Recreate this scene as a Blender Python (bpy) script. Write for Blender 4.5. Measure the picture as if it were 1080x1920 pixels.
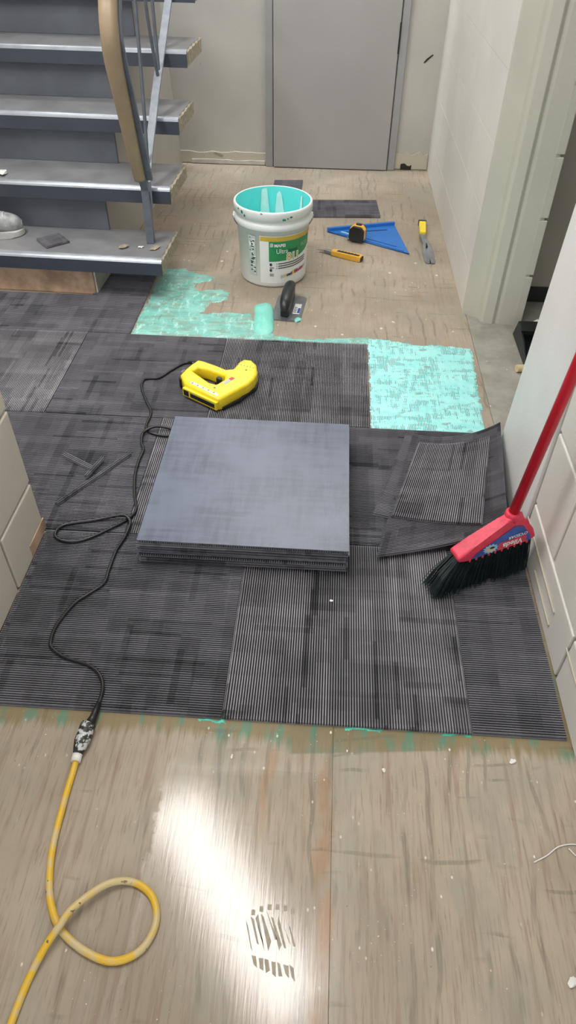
import bpy, bmesh, math, random
from mathutils import Vector, Matrix, noise
random.seed(7)
for o in list(bpy.data.objects): bpy.data.objects.remove(o)
S = bpy.context.scene
COL = S.collection
PI = math.pi

# ------------------------------------------------------------------ camera
def set_camera():
    f, p, r, yw = 1309.785, .754313, .0156661, -.0522813
    fw = Vector((math.sin(yw)*math.cos(p), math.cos(yw)*math.cos(p), -math.sin(p)))
    rt = Vector((math.cos(yw), -math.sin(yw), 0)); up = rt.cross(fw)
    r2 = rt*math.cos(r)+up*math.sin(r); u2 = up*math.cos(r)-rt*math.sin(r)
    cd = bpy.data.cameras.new('camera'); c = bpy.data.objects.new('camera', cd); COL.objects.link(c)
    cd.sensor_fit = 'AUTO'; cd.sensor_width = 36; cd.lens = f*36/1920; cd.clip_start = .02
    m = Matrix((r2, u2, -fw)).transposed().to_4x4(); m.translation = (.165783, -.726805, 1.264544)
    c.matrix_world = m; S.camera = c
set_camera()

# ------------------------------------------------------------------ world, lights, exposure
S.view_settings.view_transform = 'Standard'; S.view_settings.look = 'None'
S.view_settings.gamma = 1; S.view_settings.use_curve_mapping = False
S.view_settings.exposure = 0.8
W = bpy.data.worlds.new('world'); S.world = W; W.use_nodes = True
W.node_tree.nodes['Background'].inputs[0].default_value = (.93, .96, 1, 1)
W.node_tree.nodes['Background'].inputs[1].default_value = 1.3
def area(name, loc, rot, sx, sy, power, col):
    l = bpy.data.lights.new(name, 'AREA'); l.shape = 'RECTANGLE'; l.size = sx; l.size_y = sy
    l.energy = power; l.color = col
    o = bpy.data.objects.new(name, l); COL.objects.link(o); o.location = loc; o.rotation_euler = rot
    return o
# daylight standing in the stair window of the back wall (window_1)
area('window_daylight', (-.95, 3.40, 1.9), (PI/2-.35, 0, 0), 1.1, .85, 62, (.86, .93, 1))
# the tubes of the ceiling fixtures
CEIL = 2.45
FIX = [(-.15, .44, math.atan2(.95, -.78)), (-1.3, 1.2, PI/2), (.1, 2.75, 0.0)]
FIXP = [13, 20, 10]

# ------------------------------------------------------------------ helpers
def lin(c):
    c = c/255
    return c/12.92 if c <= .04045 else ((c+.055)/1.055)**2.4
def rgb(r, g, b): return (lin(r), lin(g), lin(b), 1)
class NT:
    def __init__(s, name):
        s.m = bpy.data.materials.new(name); s.m.use_nodes = True; s.t = s.m.node_tree
        s.b = s.t.nodes['Principled BSDF']
    def n(s, typ, ins=None, **kw):
        x = s.t.nodes.new(typ)
        for k, v in kw.items(): setattr(x, k, v)
        for k, v in (ins or {}).items(): s.put(x.inputs[k], v)
        return x
    def put(s, sock, v):
        if isinstance(v, bpy.types.NodeSocket): s.t.links.new(v, sock)
        else: sock.default_value = v
    def math(s, op, a, b=0.0, c=None, clamp=False):
        x = s.n('ShaderNodeMath', operation=op, use_clamp=clamp); s.put(x.inputs[0], a); s.put(x.inputs[1], b)
        if c is not None: s.put(x.inputs[2], c)
        return x.outputs[0]
    def mix(s, f, a, b, mode='MIX'):
        x = s.n('ShaderNodeMix', data_type='RGBA', blend_type=mode)
        s.put(x.inputs[0], f); s.put(x.inputs[6], a); s.put(x.inputs[7], b); return x.outputs[2]
    def noise(s, vec, scale, detail=3, rough=.55):
        x = s.n('ShaderNodeTexNoise', {'Scale': scale, 'Detail': detail, 'Roughness': rough})
        if vec is not None: s.put(x.inputs['Vector'], vec)
        return x.outputs[0]
    def ramp(s, v, lo, hi):
        x = s.n('ShaderNodeMapRange', {'From Min': lo, 'From Max': hi}, interpolation_type='SMOOTHSTEP')
        s.put(x.inputs[0], v); return x.outputs[0]
    def scale(s, vec, k):
        x = s.n('ShaderNodeVectorMath', operation='MULTIPLY'); s.put(x.inputs[0], vec); x.inputs[1].default_value = k; return x.outputs[0]
    def coord(s): return s.n('ShaderNodeTexCoord').outputs['Object']
    def pos(s): return s.n('ShaderNodeNewGeometry').outputs['Position']
    def bump(s, h, strength, dist):
        x = s.n('ShaderNodeBump', {'Strength': strength, 'Distance': dist}); s.put(x.inputs['Height'], h)
        s.t.links.new(x.outputs[0], s.b.inputs['Normal'])
    def out(s, color, rough=.5, metal=0., spec=.5):
        s.put(s.b.inputs['Base Color'], color); s.put(s.b.inputs['Roughness'], rough)
        s.put(s.b.inputs['Metallic'], metal); s.put(s.b.inputs['Specular IOR Level'], spec); return s.m
def mul(c, k): return (min(1, c[0]*k), min(1, c[1]*k), min(1, c[2]*k), 1)
def M(name, c, rough=.5, metal=0., var=.1, scale=25., bump=0., spec=.5, emit=0.):
    t = NT(name); v = t.coord(); n = t.noise(v, scale)
    col = t.mix(t.ramp(n, .3, .7), mul(c, 1-var), mul(c, 1+var))
    if bump: t.bump(t.noise(v, scale*6), bump, .002)
    if emit:
        t.put(t.b.inputs['Emission Color'], c); t.b.inputs['Emission Strength'].default_value = emit
    return t.out(col, rough, metal, spec)

MAT = {}
def mesh_obj(name, verts, faces, mat, parent=None, smooth=False, mats=None, mi=None):
    me = bpy.data.meshes.new(name); me.from_pydata([tuple(v) for v in verts], [], faces); me.update()
    for m in (mats or [mat]): me.materials.append(m)
    if mi:
        for p, i in zip(me.polygons, mi): p.material_index = i
    if smooth:
        for p in me.polygons: p.use_smooth = True
    o = bpy.data.objects.new(name, me); COL.objects.link(o); o.parent = parent
    return o
def bm_obj(name, bm, mat, parent=None, smooth=False):
    bmesh.ops.recalc_face_normals(bm, faces=bm.faces)
    me = bpy.data.meshes.new(name); bm.to_mesh(me); bm.free(); me.materials.append(mat)
    if smooth:
        for p in me.polygons: p.use_smooth = True
    o = bpy.data.objects.new(name, me); COL.objects.link(o); o.parent = parent
    return o
def bevel(bm, w, seg=2):
    bmesh.ops.bevel(bm, geom=bm.edges[:], offset=w, segments=seg, affect='EDGES', profile=.5)
def box(name, x0, x1, y0, y1, z0, z1, mat, parent=None, bv=0., seg=2, rotz=0., origin=None):
    bm = bmesh.new(); bmesh.ops.create_cube(bm, size=1)
    for v in bm.verts:
        v.co = Vector((x0+(v.co.x+.5)*(x1-x0), y0+(v.co.y+.5)*(y1-y0), z0+(v.co.z+.5)*(z1-z0)))
    if bv: bevel(bm, bv, seg)
    return bm_obj(name, bm, mat, parent)
def prism(name, poly, h0, h1, mat, parent=None, bv=0., seg=2, fmap=None, smooth=False):
    """poly in local (a,b), extruded h0..h1; fmap(a,b,h)->xyz"""
    fmap = fmap or (lambda a, b, h: (a, b, h))
    bm = bmesh.new(); n = len(poly)
    lo = [bm.verts.new((a, b, h0)) for a, b in poly]; hi = [bm.verts.new((a, b, h1)) for a, b in poly]
    bm.faces.new(lo[::-1]); bm.faces.new(hi)
    for i in range(n): bm.faces.new((lo[i], lo[(i+1) % n], hi[(i+1) % n], hi[i]))
    if bv: bevel(bm, bv, seg)
    for v in bm.verts: v.co = Vector(fmap(*v.co))
    return bm_obj(name, bm, mat, parent, smooth)
def crom(pts, k=8, closed=False):
    P = [Vector(p) for p in pts]; out = []
    for i in range(len(P)-1):
        a = P[max(i-1, 0)]; b = P[i]; c = P[i+1]; d = P[min(i+2, len(P)-1)]
        for j in range(k):
            t = j/k
            out.append(.5*((2*b)+(c-a)*t+(2*a-5*b+4*c-d)*t*t+(3*b-a-3*c+d)*t**3))
    out.append(P[-1]); return out
def sweep(name, path, prof, mat, parent=None, side=None, smooth=True, taper=None):
    """prof: list of (s,n) section points; frames follow the path"""
    P = [Vector(p) for p in path]; V = []; F = []; n = len(prof); prev = None
    for i, p in enumerate(P):
        t = (P[min(i+1, len(P)-1)]-P[max(i-1, 0)]).normalized()
        if side is not None: s = (Vector(side)-t*t.dot(Vector(side))).normalized()
        else:
            ref = prev if prev is not None else (Vector((0, 0, 1)) if abs(t.z) < .9 else Vector((1, 0, 0))).cross(t)
            s = (ref-t*t.dot(ref)).normalized(); prev = s
        u = t.cross(s); k = taper(i/(len(P)-1)) if taper else 1
        for a, b in prof: V.append(p+s*a*k+u*b*k)
    for i in range(len(P)-1):
        for j in range(n): F.append((i*n+j, i*n+(j+1) % n, (i+1)*n+(j+1) % n, (i+1)*n+j))
    F.append(tuple(range(n))[::-1]); F.append(tuple((len(P)-1)*n+j for j in range(n)))
    o = mesh_obj(name, V, F, mat, parent)
    bm = bmesh.new(); bm.from_mesh(o.data); bmesh.ops.recalc_face_normals(bm, faces=bm.faces); bm.to_mesh(o.data); bm.free()
    if smooth:
        for p in o.data.polygons: p.use_smooth = len(p.vertices) == 4
    return o
def circ(r, n=12, ry=None): return [(r*math.cos(2*PI*i/n), (ry or r)*math.sin(2*PI*i/n)) for i in range(n)]
def tube(name, pts, r, mat, parent=None, k=8, n=12): return sweep(name, crom(pts, k), circ(r, n), mat, parent)
def lathe(name, prof, c, mat, parent=None, n=64):
    V = []; F = []; m = len(prof)
    for i in range(n):
        a = 2*PI*i/n
        for r, z in prof: V.append((c[0]+r*math.cos(a), c[1]+r*math.sin(a), c[2]+z))
    for i in range(n):
        for j in range(m-1): F.append((i*m+j, ((i+1) % n)*m+j, ((i+1) % n)*m+j+1, i*m+j+1))
    return mesh_obj(name, V, F, mat, parent, smooth=True)
def text_geo(s, size, align='LEFT', bold=0.):
    cu = bpy.data.curves.new('text_tmp', 'FONT'); cu.body = s; cu.size = size; cu.align_x = align; cu.offset = bold; cu.resolution_u = 3
    o = bpy.data.objects.new('text_tmp', cu); COL.objects.link(o)
    dg = bpy.context.evaluated_depsgraph_get(); me = bpy.data.meshes.new_from_object(o.evaluated_get(dg))
    V = [(v.co.x, v.co.y) for v in me.vertices]; F = [tuple(p.vertices) for p in me.polygons]
    bpy.data.objects.remove(o); bpy.data.curves.remove(cu); bpy.data.meshes.remove(me)
    return V, F
def holed(name, outer, holes, z0, z1, mat, parent=None, bv=0., fmap=None):
    cu = bpy.data.curves.new('shape_tmp', 'CURVE'); cu.dimensions = '2D'; cu.fill_mode = 'BOTH'
    cu.extrude = (z1-z0)/2-bv; cu.bevel_depth = bv; cu.bevel_resolution = 2; cu.offset = -bv
    for L in [outer]+holes:
        sp = cu.splines.new('POLY'); sp.points.add(len(L)-1); sp.use_cyclic_u = True
        for p, (x, y) in zip(sp.points, L): p.co = (x, y, 0, 1)
    o = bpy.data.objects.new('shape_tmp', cu); COL.objects.link(o)
    dg = bpy.context.evaluated_depsgraph_get(); me = bpy.data.meshes.new_from_object(o.evaluated_get(dg))
    bpy.data.objects.remove(o); bpy.data.curves.remove(cu)
    me.name = name; me.materials.clear(); me.materials.append(mat)
    zc = (z0+z1)/2
    for v in me.vertices:
        v.co.z += zc
        if fmap: v.co = Vector(fmap(*v.co))
    r = bpy.data.objects.new(name, me); COL.objects.link(r); r.parent = parent
    return r
def smooth_poly(P, k=4):
    n = len(P); out = []
    for i in range(n):
        a, b, c, d = [Vector(P[(i+j-1) % n]) for j in range(4)]
        for j in range(k):
            t = j/k
            out.append(tuple(.5*((2*b)+(c-a)*t+(2*a-5*b+4*c-d)*t*t+(3*b-a-3*c+d)*t**3)))
    return out
def tag(o, label, cat, group=None, kind=None):
    o['label'] = label; o['category'] = cat
    if group: o['group'] = group
    if kind: o['kind'] = kind
    return o
def thing(name, label, cat, loc=(0, 0, 0), rotz=0., group=None):
    o = bpy.data.objects.new(name, None); COL.objects.link(o); o.location = loc; o.rotation_euler = (0, 0, rotz)
    o.empty_display_size = .05
    return tag(o, label, cat, group)
def struct(o): o['kind'] = 'structure'; return o
def copy_to(o, parent, loc=None, rot=None):
    c = o.copy(); COL.objects.link(c); c.parent = parent
    if loc is not None: c.location = loc
    if rot is not None: c.rotation_euler = rot
    return c

# ------------------------------------------------------------------ materials
def wall_paint(name, c, scuff=.5):
    t = NT(name); p = t.pos()
    n = t.noise(p, 3.0, 4); col = t.mix(t.ramp(n, .35, .7), mul(c, .95), mul(c, 1.04))
    st = t.noise(t.scale(p, (9, 9, 4)), 4, 5, .7)
    col = t.mix(t.math('MULTIPLY', t.ramp(st, .66, .78), scuff), col, rgb(128, 112, 92))
    t.bump(t.noise(p, 160, 3), .25, .002)
    return t.out(col, .42, 0, .5)
MAT['wall'] = wall_paint('painted_block', rgb(214, 212, 206), .35)
MAT['wall_l'] = wall_paint('painted_block_cream', rgb(202, 196, 182), .35)
MAT['back'] = wall_paint('painted_plaster', rgb(182, 179, 172), .3)
MAT['frame'] = wall_paint('cream_frame_paint', rgb(192, 191, 178), .45)
MAT['panel'] = wall_paint('smooth_panel_paint', rgb(222, 222, 222), .1)
MAT['mortar'] = wall_paint('joint_paint', rgb(176, 170, 158), .8)
MAT['peel'] = wall_paint('flaking_plaster', rgb(188, 182, 166), 1.)
MAT['door'] = M('grey_door_paint', rgb(158, 156, 154), .45, var=.03, scale=3)
MAT['doorframe'] = M('grey_frame_paint', rgb(150, 150, 151), .4, var=.05, scale=5)
MAT['ceil'] = M('ceiling_paint', rgb(215, 215, 210), .8, var=.03)
MAT['olive'] = M('olive_wall_paint', rgb(152, 148, 134), .6, var=.06, scale=4)
MAT['black'] = M('black_plastic', rgb(32, 34, 38), .38, var=.15)
MAT['rubber'] = M('black_rubber', rgb(26, 26, 28), .35, var=.2, scale=60)
MAT['dark_line'] = M('dark_gap', rgb(40, 38, 36), .8)
def concrete():
    t = NT('grey_concrete'); p = t.pos(); n = t.noise(p, 7, 6, .65)
    col = t.mix(t.ramp(n, .3, .7), rgb(140, 138, 128), rgb(172, 170, 160))
    sp = t.ramp(t.noise(p, 70, 2), .72, .76); col = t.mix(sp, col, rgb(205, 203, 196))
    t.bump(n, .3, .004); return t.out(col, .5)
MAT['concrete'] = concrete()
def plywood():
    t = NT('worn_plywood'); p = t.pos()
    big = t.noise(p, 2.6, 4); grain = t.noise(t.scale(p, (95, 5, 1)), 1, 4, .6); fine = t.noise(t.scale(p, (260, 16, 1)), 1, 3, .6)
    col = t.mix(t.ramp(big, .32, .68), rgb(152, 140, 124), rgb(176, 162, 145))
    sy_ = t.n('ShaderNodeSeparateXYZ', {0: p}).outputs[1]; far = t.math('SUBTRACT', 1.0, t.math('MULTIPLY', t.ramp(sy_, .9, 1.2), .55))
    col = t.mix(t.math('MULTIPLY', t.math('MULTIPLY', t.ramp(grain, .46, .70), .6), far), col, rgb(134, 112, 94))
    col = t.mix(t.math('MULTIPLY', t.math('MULTIPLY', t.ramp(fine, .55, .70), .5), far), col, rgb(116, 98, 84))
    gl = t.noise(t.scale(p, (1.3, 1, 1)), 4.2, 4, .6)
    col = t.mix(t.math('MULTIPLY', t.ramp(gl, .48, .66), .6), col, rgb(148, 146, 132))        # grey old-glue film
    ora = t.noise(t.scale(p, (14, 2.2, 1)), 1, 3)
    col = t.mix(t.math('MULTIPLY', t.ramp(ora, .64, .74), .5), col, rgb(170, 128, 88))       # bare orange veneer
    sx = t.n('ShaderNodeSeparateXYZ', {0: p}); x, y = sx.outputs[0], sx.outputs[1]
    # bare wood torn along the seam
    d = t.math('ABSOLUTE', t.math('SUBTRACT', t.math('ADD', x, t.math('MULTIPLY', t.math('SUBTRACT', t.noise(t.scale(p, (1, 3, 1)), 3), .5), .03)), .213))
    seam = t.math('MULTIPLY', t.ramp(t.math('ADD', d, t.math('MULTIPLY', t.math('SUBTRACT', grain, .5), .02)), .02, .004), t.ramp(y, .02, -.05))
    col = t.mix(t.math('MULTIPLY', t.math('MULTIPLY', seam, t.ramp(t.noise(t.scale(p, (6, 5, 1)), 1.5, 4), .38, .6)), .8), col, rgb(162, 124, 90))
    # green adhesive wiped along the carpet edge
    edge = t.math('ADD', y, t.math('MULTIPLY', t.math('SUBTRACT', t.noise(t.scale(p, (5, 2, 1)), 2.2, 4), .5), .055))
    e1 = t.math('MULTIPLY', t.ramp(t.math('ADD', edge, t.math('MULTIPLY', t.math('SUBTRACT', grain, .5), .06)), -.05, -.02), t.ramp(y, .3, .1))
    gn = t.noise(t.scale(p, (30, 8, 1)), 1, 3)
    col = t.mix(t.math('MULTIPLY', e1, .8), col, t.mix(t.ramp(gn, .5, .62), rgb(128, 112, 76), rgb(78, 128, 104)))
    # wiped darker patch below the striped tile
    px = t.math('MULTIPLY', t.ramp(x, .13, .15), t.ramp(x, .50, .40))
    py = t.math('MULTIPLY', t.ramp(t.math('ADD', y, t.math('MULTIPLY', t.math('SUBTRACT', x, .15), -.09)), -.066, -.060), t.ramp(y, .05, .02))
    col = t.mix(t.math('MULTIPLY', t.math('MULTIPLY', px, py), .75), col, t.mix(t.ramp(gn, .48, .6), rgb(124, 112, 84), rgb(88, 128, 106)))
    # old notched trowel combs: dark short strokes
    w1 = t.n('ShaderNodeTexWave', {'Vector': p, 'Scale': 7.5, 'Distortion': 5.0, 'Detail': 1.0, 'Detail Scale': .7}, bands_direction='X').outputs[1]
    w2 = t.n('ShaderNodeTexWave', {'Vector': p, 'Scale': 8.5, 'Distortion': 4.0, 'Detail': 1.0, 'Detail Scale': .8}, bands_direction='Y').outputs[1]
    m1 = t.math('MULTIPLY', t.ramp(w1, .86, .95), t.ramp(t.noise(t.scale(p, (3, 2, 1)), 2.3, 3), .5, .6))
    m2 = t.math('MULTIPLY', t.ramp(w2, .88, .96), t.ramp(t.noise(t.scale(p, (2, 4, 1.7)), 2.6, 3), .56, .64))
    stk = t.math('MULTIPLY', t.math('MAXIMUM', m1, m2), t.ramp(fine, .3, .5))
    col = t.mix(t.math('MULTIPLY', stk, .42), col, rgb(98, 98, 86))
    # white paint specks and crumbs, clustered
    sv = t.n('ShaderNodeTexVoronoi', {'Vector': t.scale(p, (95, 60, 1)), 'Scale': 1.0}, feature='F1')
    dots = t.ramp(sv.outputs['Distance'], .24, .12)
    pick = t.ramp(t.n('ShaderNodeSeparateColor', {0: sv.outputs['Color']}).outputs[0], .86, .88)
    col = t.mix(t.math('MULTIPLY', t.math('MULTIPLY', dots, pick), t.ramp(t.noise(p, 6.5, 3), .5, .62)), col, rgb(226, 221, 212))
    sp2 = t.math('MULTIPLY', t.ramp(t.noise(p, 190, 2), .70, .74), t.ramp(t.noise(p, 7, 2), .5, .62))
    col = t.mix(sp2, col, rgb(216, 210, 200))
    dk = t.ramp(t.noise(p, 85, 2), .745, .775); col = t.mix(t.math('MULTIPLY', dk, .7), col, rgb(84, 72, 62))
    sv2 = t.n('ShaderNodeTexVoronoi', {'Vector': t.scale(p, (26, 19, 1)), 'Scale': 1.0}, feature='F1')
    big_d = t.math('MULTIPLY', t.ramp(t.math('ADD', sv2.outputs['Distance'], t.math('MULTIPLY', t.math('SUBTRACT', t.noise(p, 60, 2), .5), .2)), .17, .11), t.ramp(t.n('ShaderNodeSeparateColor', {0: sv2.outputs['Color']}).outputs[1], .80, .82))
    col = t.mix(t.math('MULTIPLY', big_d, t.math('MULTIPLY', t.ramp(sy_, 1.2, 1.5), t.ramp(sy_, 2.5, 2.1))), col, rgb(214, 206, 196))
    # varnished strip that still shines, with a ragged end
    q = t.math('ADD', x, t.math('MULTIPLY', t.math('SUBTRACT', t.noise(p, 22, 4, .7), .5), .05))
    lacq = t.math('MULTIPLY', t.ramp(q, -.10, -.085), t.ramp(q, .30, .18))
    lacq = t.math('MULTIPLY', lacq, t.ramp(y, -.07, -.12))
    ro = t.math('SUBTRACT', .5, t.math('MULTIPLY', lacq, .365))
    ro = t.math('ADD', ro, t.math('MULTIPLY', t.math('SUBTRACT', fine, .5), .08))
    t.bump(t.math('ADD', t.math('MULTIPLY', fine, .6), t.math('MULTIPLY', grain, .4)), .06, .002)
    return t.out(col, ro, 0, t.math('ADD', .3, t.math('MULTIPLY', lacq, .2)))
MAT['ply'] = plywood()
def carpet(name, d0, d1, g0, g1, amp):
    t = NT(name)
    uv = t.n('ShaderNodeTexCoord').outputs['UV']; rnd = t.n('ShaderNodeObjectInfo').outputs['Random']
    off = t.n('ShaderNodeCombineXYZ', {0: t.math('MULTIPLY', rnd, 7.31), 1: t.math('MULTIPLY', rnd, 3.77), 2: 0.0}).outputs[0]
    a = t.n('ShaderNodeVectorMath', operation='ADD'); t.put(a.inputs[0], uv); t.put(a.inputs[1], off); v = a.outputs[0]
    sw = t.n('ShaderNodeSeparateXYZ', {0: v}); vs = t.n('ShaderNodeCombineXYZ', {0: sw.outputs[1], 1: sw.outputs[0], 2: 0.0}).outputs[0]
    def br(vec, w, h, o=.37, fr=2):
        b = t.n('ShaderNodeTexBrick', {'Vector': vec, 'Color1': (0, 0, 0, 1), 'Color2': (1, 1, 1, 1), 'Scale': 1.0, 'Mortar Size': 0.0, 'Bias': 0.0, 'Brick Width': w, 'Row Height': h}, offset=o, offset_frequency=fr, squash=.6, squash_frequency=3)
        return t.n('ShaderNodeSeparateColor', {0: b.outputs[0]}).outputs[0]
    b1 = br(v, .118, .047); b2 = br(vs, .21, .031, .43); b3 = br(v, .17, .115, .29); b4 = br(v, .135, .0155, .61); b5 = br(vs, .19, .0088, .33); b6 = br(v, .3, .023, .2)
    tone = t.math('ADD', .56, t.math('MULTIPLY', t.math('SUBTRACT', b1, .5), .22))
    tone = t.math('ADD', tone, t.math('MULTIPLY', t.math('SUBTRACT', b2, .5), .26))
    tone = t.math('ADD', tone, t.math('MULTIPLY', t.math('SUBTRACT', b3, .5), .14))
    tone = t.math('ADD', tone, t.math('MULTIPLY', t.math('SUBTRACT', b6, .5), .16))
    tone = t.math('SUBTRACT', tone, t.math('MULTIPLY', t.ramp(b4, .95, .96), .22))
    tone = t.math('SUBTRACT', tone, t.math('MULTIPLY', t.ramp(b5, .955, .96), .30))
    tone = t.math('ADD', tone, t.math('MULTIPLY', t.ramp(b5, .05, .04), .18))
    tone = t.math('SUBTRACT', tone, t.math('MULTIPLY', t.ramp(b3, .86, .87), .22))
    fz = t.noise(v, 520, 3, .7); tone = t.math('ADD', tone, t.math('MULTIPLY', t.math('SUBTRACT', fz, .5), .35), clamp=True)
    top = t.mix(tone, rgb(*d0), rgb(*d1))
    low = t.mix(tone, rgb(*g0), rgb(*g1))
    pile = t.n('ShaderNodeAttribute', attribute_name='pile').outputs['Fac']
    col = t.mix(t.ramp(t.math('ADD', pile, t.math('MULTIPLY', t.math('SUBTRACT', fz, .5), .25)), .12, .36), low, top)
    t.bump(fz, .5, .002)
    t.b.inputs['Sheen Weight'].default_value = .12
    return t.out(col, .85, 0, .2)
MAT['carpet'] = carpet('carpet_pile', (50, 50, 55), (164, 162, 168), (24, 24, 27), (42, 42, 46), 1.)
MAT['carpet_low'] = carpet('carpet_pile_turned_shading', (56, 56, 61), (128, 127, 134), (44, 44, 48), (88, 87, 93), 1.)  # same pile, with the flatter shading of turned ribs put into its colour
def backing():
    t = NT('tile_backing'); v = t.coord(); n1 = t.noise(t.scale(v, (60, 6, 1)), 1, 4); n2 = t.noise(t.scale(v, (6, 60, 1)), 1, 4)
    n = t.math('MULTIPLY', t.math('ADD', n1, n2), .5); big = t.noise(v, 5, 3); f = t.noise(v, 420, 2)
    col = t.mix(t.ramp(n, .38, .62), rgb(66, 73, 90), rgb(86, 94, 113)); col = t.mix(t.ramp(big, .4, .7), col, rgb(92, 101, 121))
    t.bump(t.math('ADD', f, n), .25, .001)
    return t.out(col, t.math('ADD', .24, t.math('MULTIPLY', n, .14)), 0, .85)
MAT['backing'] = backing()
MAT['tread'] = M('dark_stair_vinyl', rgb(122, 122, 125), .36, var=.14, scale=9)
MAT['riser'] = M('dark_riser_vinyl', rgb(88, 92, 100), .55, var=.12, scale=7)
MAT['nosing'] = M('nosing_edge_highlight', rgb(178, 182, 190), .3, .55, var=.1, scale=14)  # shine along the tread edge is painted in as a pale metallic tone
MAT['nose_face'] = M('dark_nosing_face', rgb(60, 66, 77), .4, var=.08, scale=8)
MAT['tread_end'] = M('raw_tread_end', rgb(150, 140, 122), .7, var=.25, scale=60, bump=.3)
MAT['raw_wood'] = M('raw_stained_wood', rgb(178, 150, 126), .65, var=.28, scale=14, bump=.2)
MAT['plaster'] = M('whitewashed_side', rgb(190, 186, 176), .6, var=.1)
MAT['steel'] = M('bare_steel', rgb(150, 154, 160), .34, .75, var=.12, scale=30)
MAT['rail_steel'] = M('dull_grey_rail', rgb(140, 145, 154), .5, .2, var=.12, scale=30)
MAT['dark_steel'] = M('dark_painted_steel', rgb(98, 104, 114), .4, .25, var=.12, scale=20)
MAT['handrail'] = M('tan_vinyl_handrail', rgb(150, 132, 108), .42, var=.07, scale=10)
MAT['pail'] = M('white_pail_plastic', rgb(226, 230, 228), .35, var=.02, scale=8)
MAT['teal_wet'] = M('wet_teal_adhesive', rgb(112, 232, 230), .3, var=.05, scale=12)
MAT['ooze'] = M('squeezed_green_adhesive', rgb(70, 180, 156), .4, var=.15, scale=80)
MAT['teal_drip'] = M('thin_pale_teal', rgb(222, 246, 244), .3, var=.05, scale=30)
MAT['teal_blob'] = M('thick_teal_adhesive', rgb(132, 214, 200), .35, var=.07, scale=30)
MAT['green_dry'] = M('dried_green_adhesive', rgb(30, 120, 100), .5, var=.2, scale=60)
MAT['lab_green'] = M('label_green', rgb(42, 140, 84), .4, var=.03)
MAT['lab_gold'] = M('label_gold', rgb(200, 168, 70), .4, var=.06)
MAT['lab_white'] = M('label_white', rgb(232, 234, 232), .4, var=.02)
MAT['lab_dark'] = M('label_dark', rgb(40, 50, 50), .5, var=.05)
MAT['lab_grey'] = M('label_pale_grey', rgb(186, 196, 192), .45, var=.05)
MAT['lab_red'] = M('label_red', rgb(200, 60, 80), .4, var=.05)
MAT['lab_purple'] = M('label_purple', rgb(110, 80, 140), .4, var=.1)
MAT['lab_yellow'] = M('label_yellow', rgb(230, 205, 70), .4, var=.05)
MAT['yellow'] = M('yellow_tool_plastic', rgb(246, 218, 44), .3, var=.04)
MAT['amber'] = M('amber_tool_plastic', rgb(236, 178, 62), .4, var=.05)
MAT['blue'] = M('blue_square_plastic', rgb(42, 112, 190), .4, var=.06, scale=15)
MAT['red'] = M('red_broom_handle', rgb(192, 26, 44), .3, var=.06)
MAT['pink'] = M('dusty_red_cap', rgb(216, 58, 84), .45, var=.16, scale=45)
MAT['bristle'] = M('dark_green_bristle', rgb(34, 44, 46), .45, var=.2)
MAT['lab_blue'] = M('label_blue', rgb(52, 84, 156), .35, var=.25, scale=40)
MAT['lab_sky'] = M('label_sky', rgb(150, 196, 226), .35, var=.1)
MAT['tan_wood'] = M('pale_dowel_wood', rgb(214, 194, 156), .55, var=.1)
MAT['crumple'] = M('white_plastic_film', rgb(224, 224, 220), .3, var=.05)
MAT['shoe'] = M('grey_suede_shoe', rgb(150, 152, 154), .7, var=.28, scale=28, bump=.4)
MAT['sole'] = M('pale_shoe_sole', rgb(186, 186, 184), .6, var=.12, scale=30)
MAT['coral'] = M('coral_shoe_trim', rgb(236, 140, 110), .6)
MAT['lamp'] = M('lamp_diffuser', (1, 1, .97, 1), .5, emit=1.0, var=.01)
MAT['white_metal'] = M('white_enamel', rgb(230, 230, 228), .4, var=.02)
def cordmat():
    t = NT('yellow_cord_jacket'); v = t.pos(); n = t.noise(v, 26, 4, .6)
    col = t.mix(t.ramp(n, .42, .58), rgb(220, 178, 52), rgb(200, 182, 136))
    d = t.ramp(t.noise(v, 90, 3), .66, .72); col = t.mix(d, col, rgb(110, 98, 70)); return t.out(col, .45)
MAT['cord'] = cordmat()
def plugmat():
    t = NT('painted_plug'); v = t.pos(); n = t.noise(v, 75, 4, .6)
    return t.out(t.mix(t.ramp(n, .5, .56), rgb(40, 42, 44), rgb(196, 198, 198)), .45)
MAT['plug'] = plugmat()

# ------------------------------------------------------------------ setting: floor
floor = struct(box('floor', -2.4, 2.0, -2.0, 3.6, -.08, -.02, MAT['concrete']))
def sheet(x0, x1, y0, y1):
    box('plywood_sheet', x0+.0002, x1-.0002, y0+.0002, y1-.0002, -.0205, 0, MAT['ply'], floor, .0004, 1)
sheet(-2.4, .225, -2.0, .95); sheet(.225, .70, -2.0, .95)
sheet(-2.4, -.52, .95, 2.06); sheet(-.52, .70, .95, 2.06)
sheet(-2.4, -.3, 2.06, 3.5); sheet(-.3, .70, 2.06, 3.5)
box('concrete_sill', .702, 1.99, .88, 3.5, -.0205, -.004, MAT['concrete'], floor, .002, 1)

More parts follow.
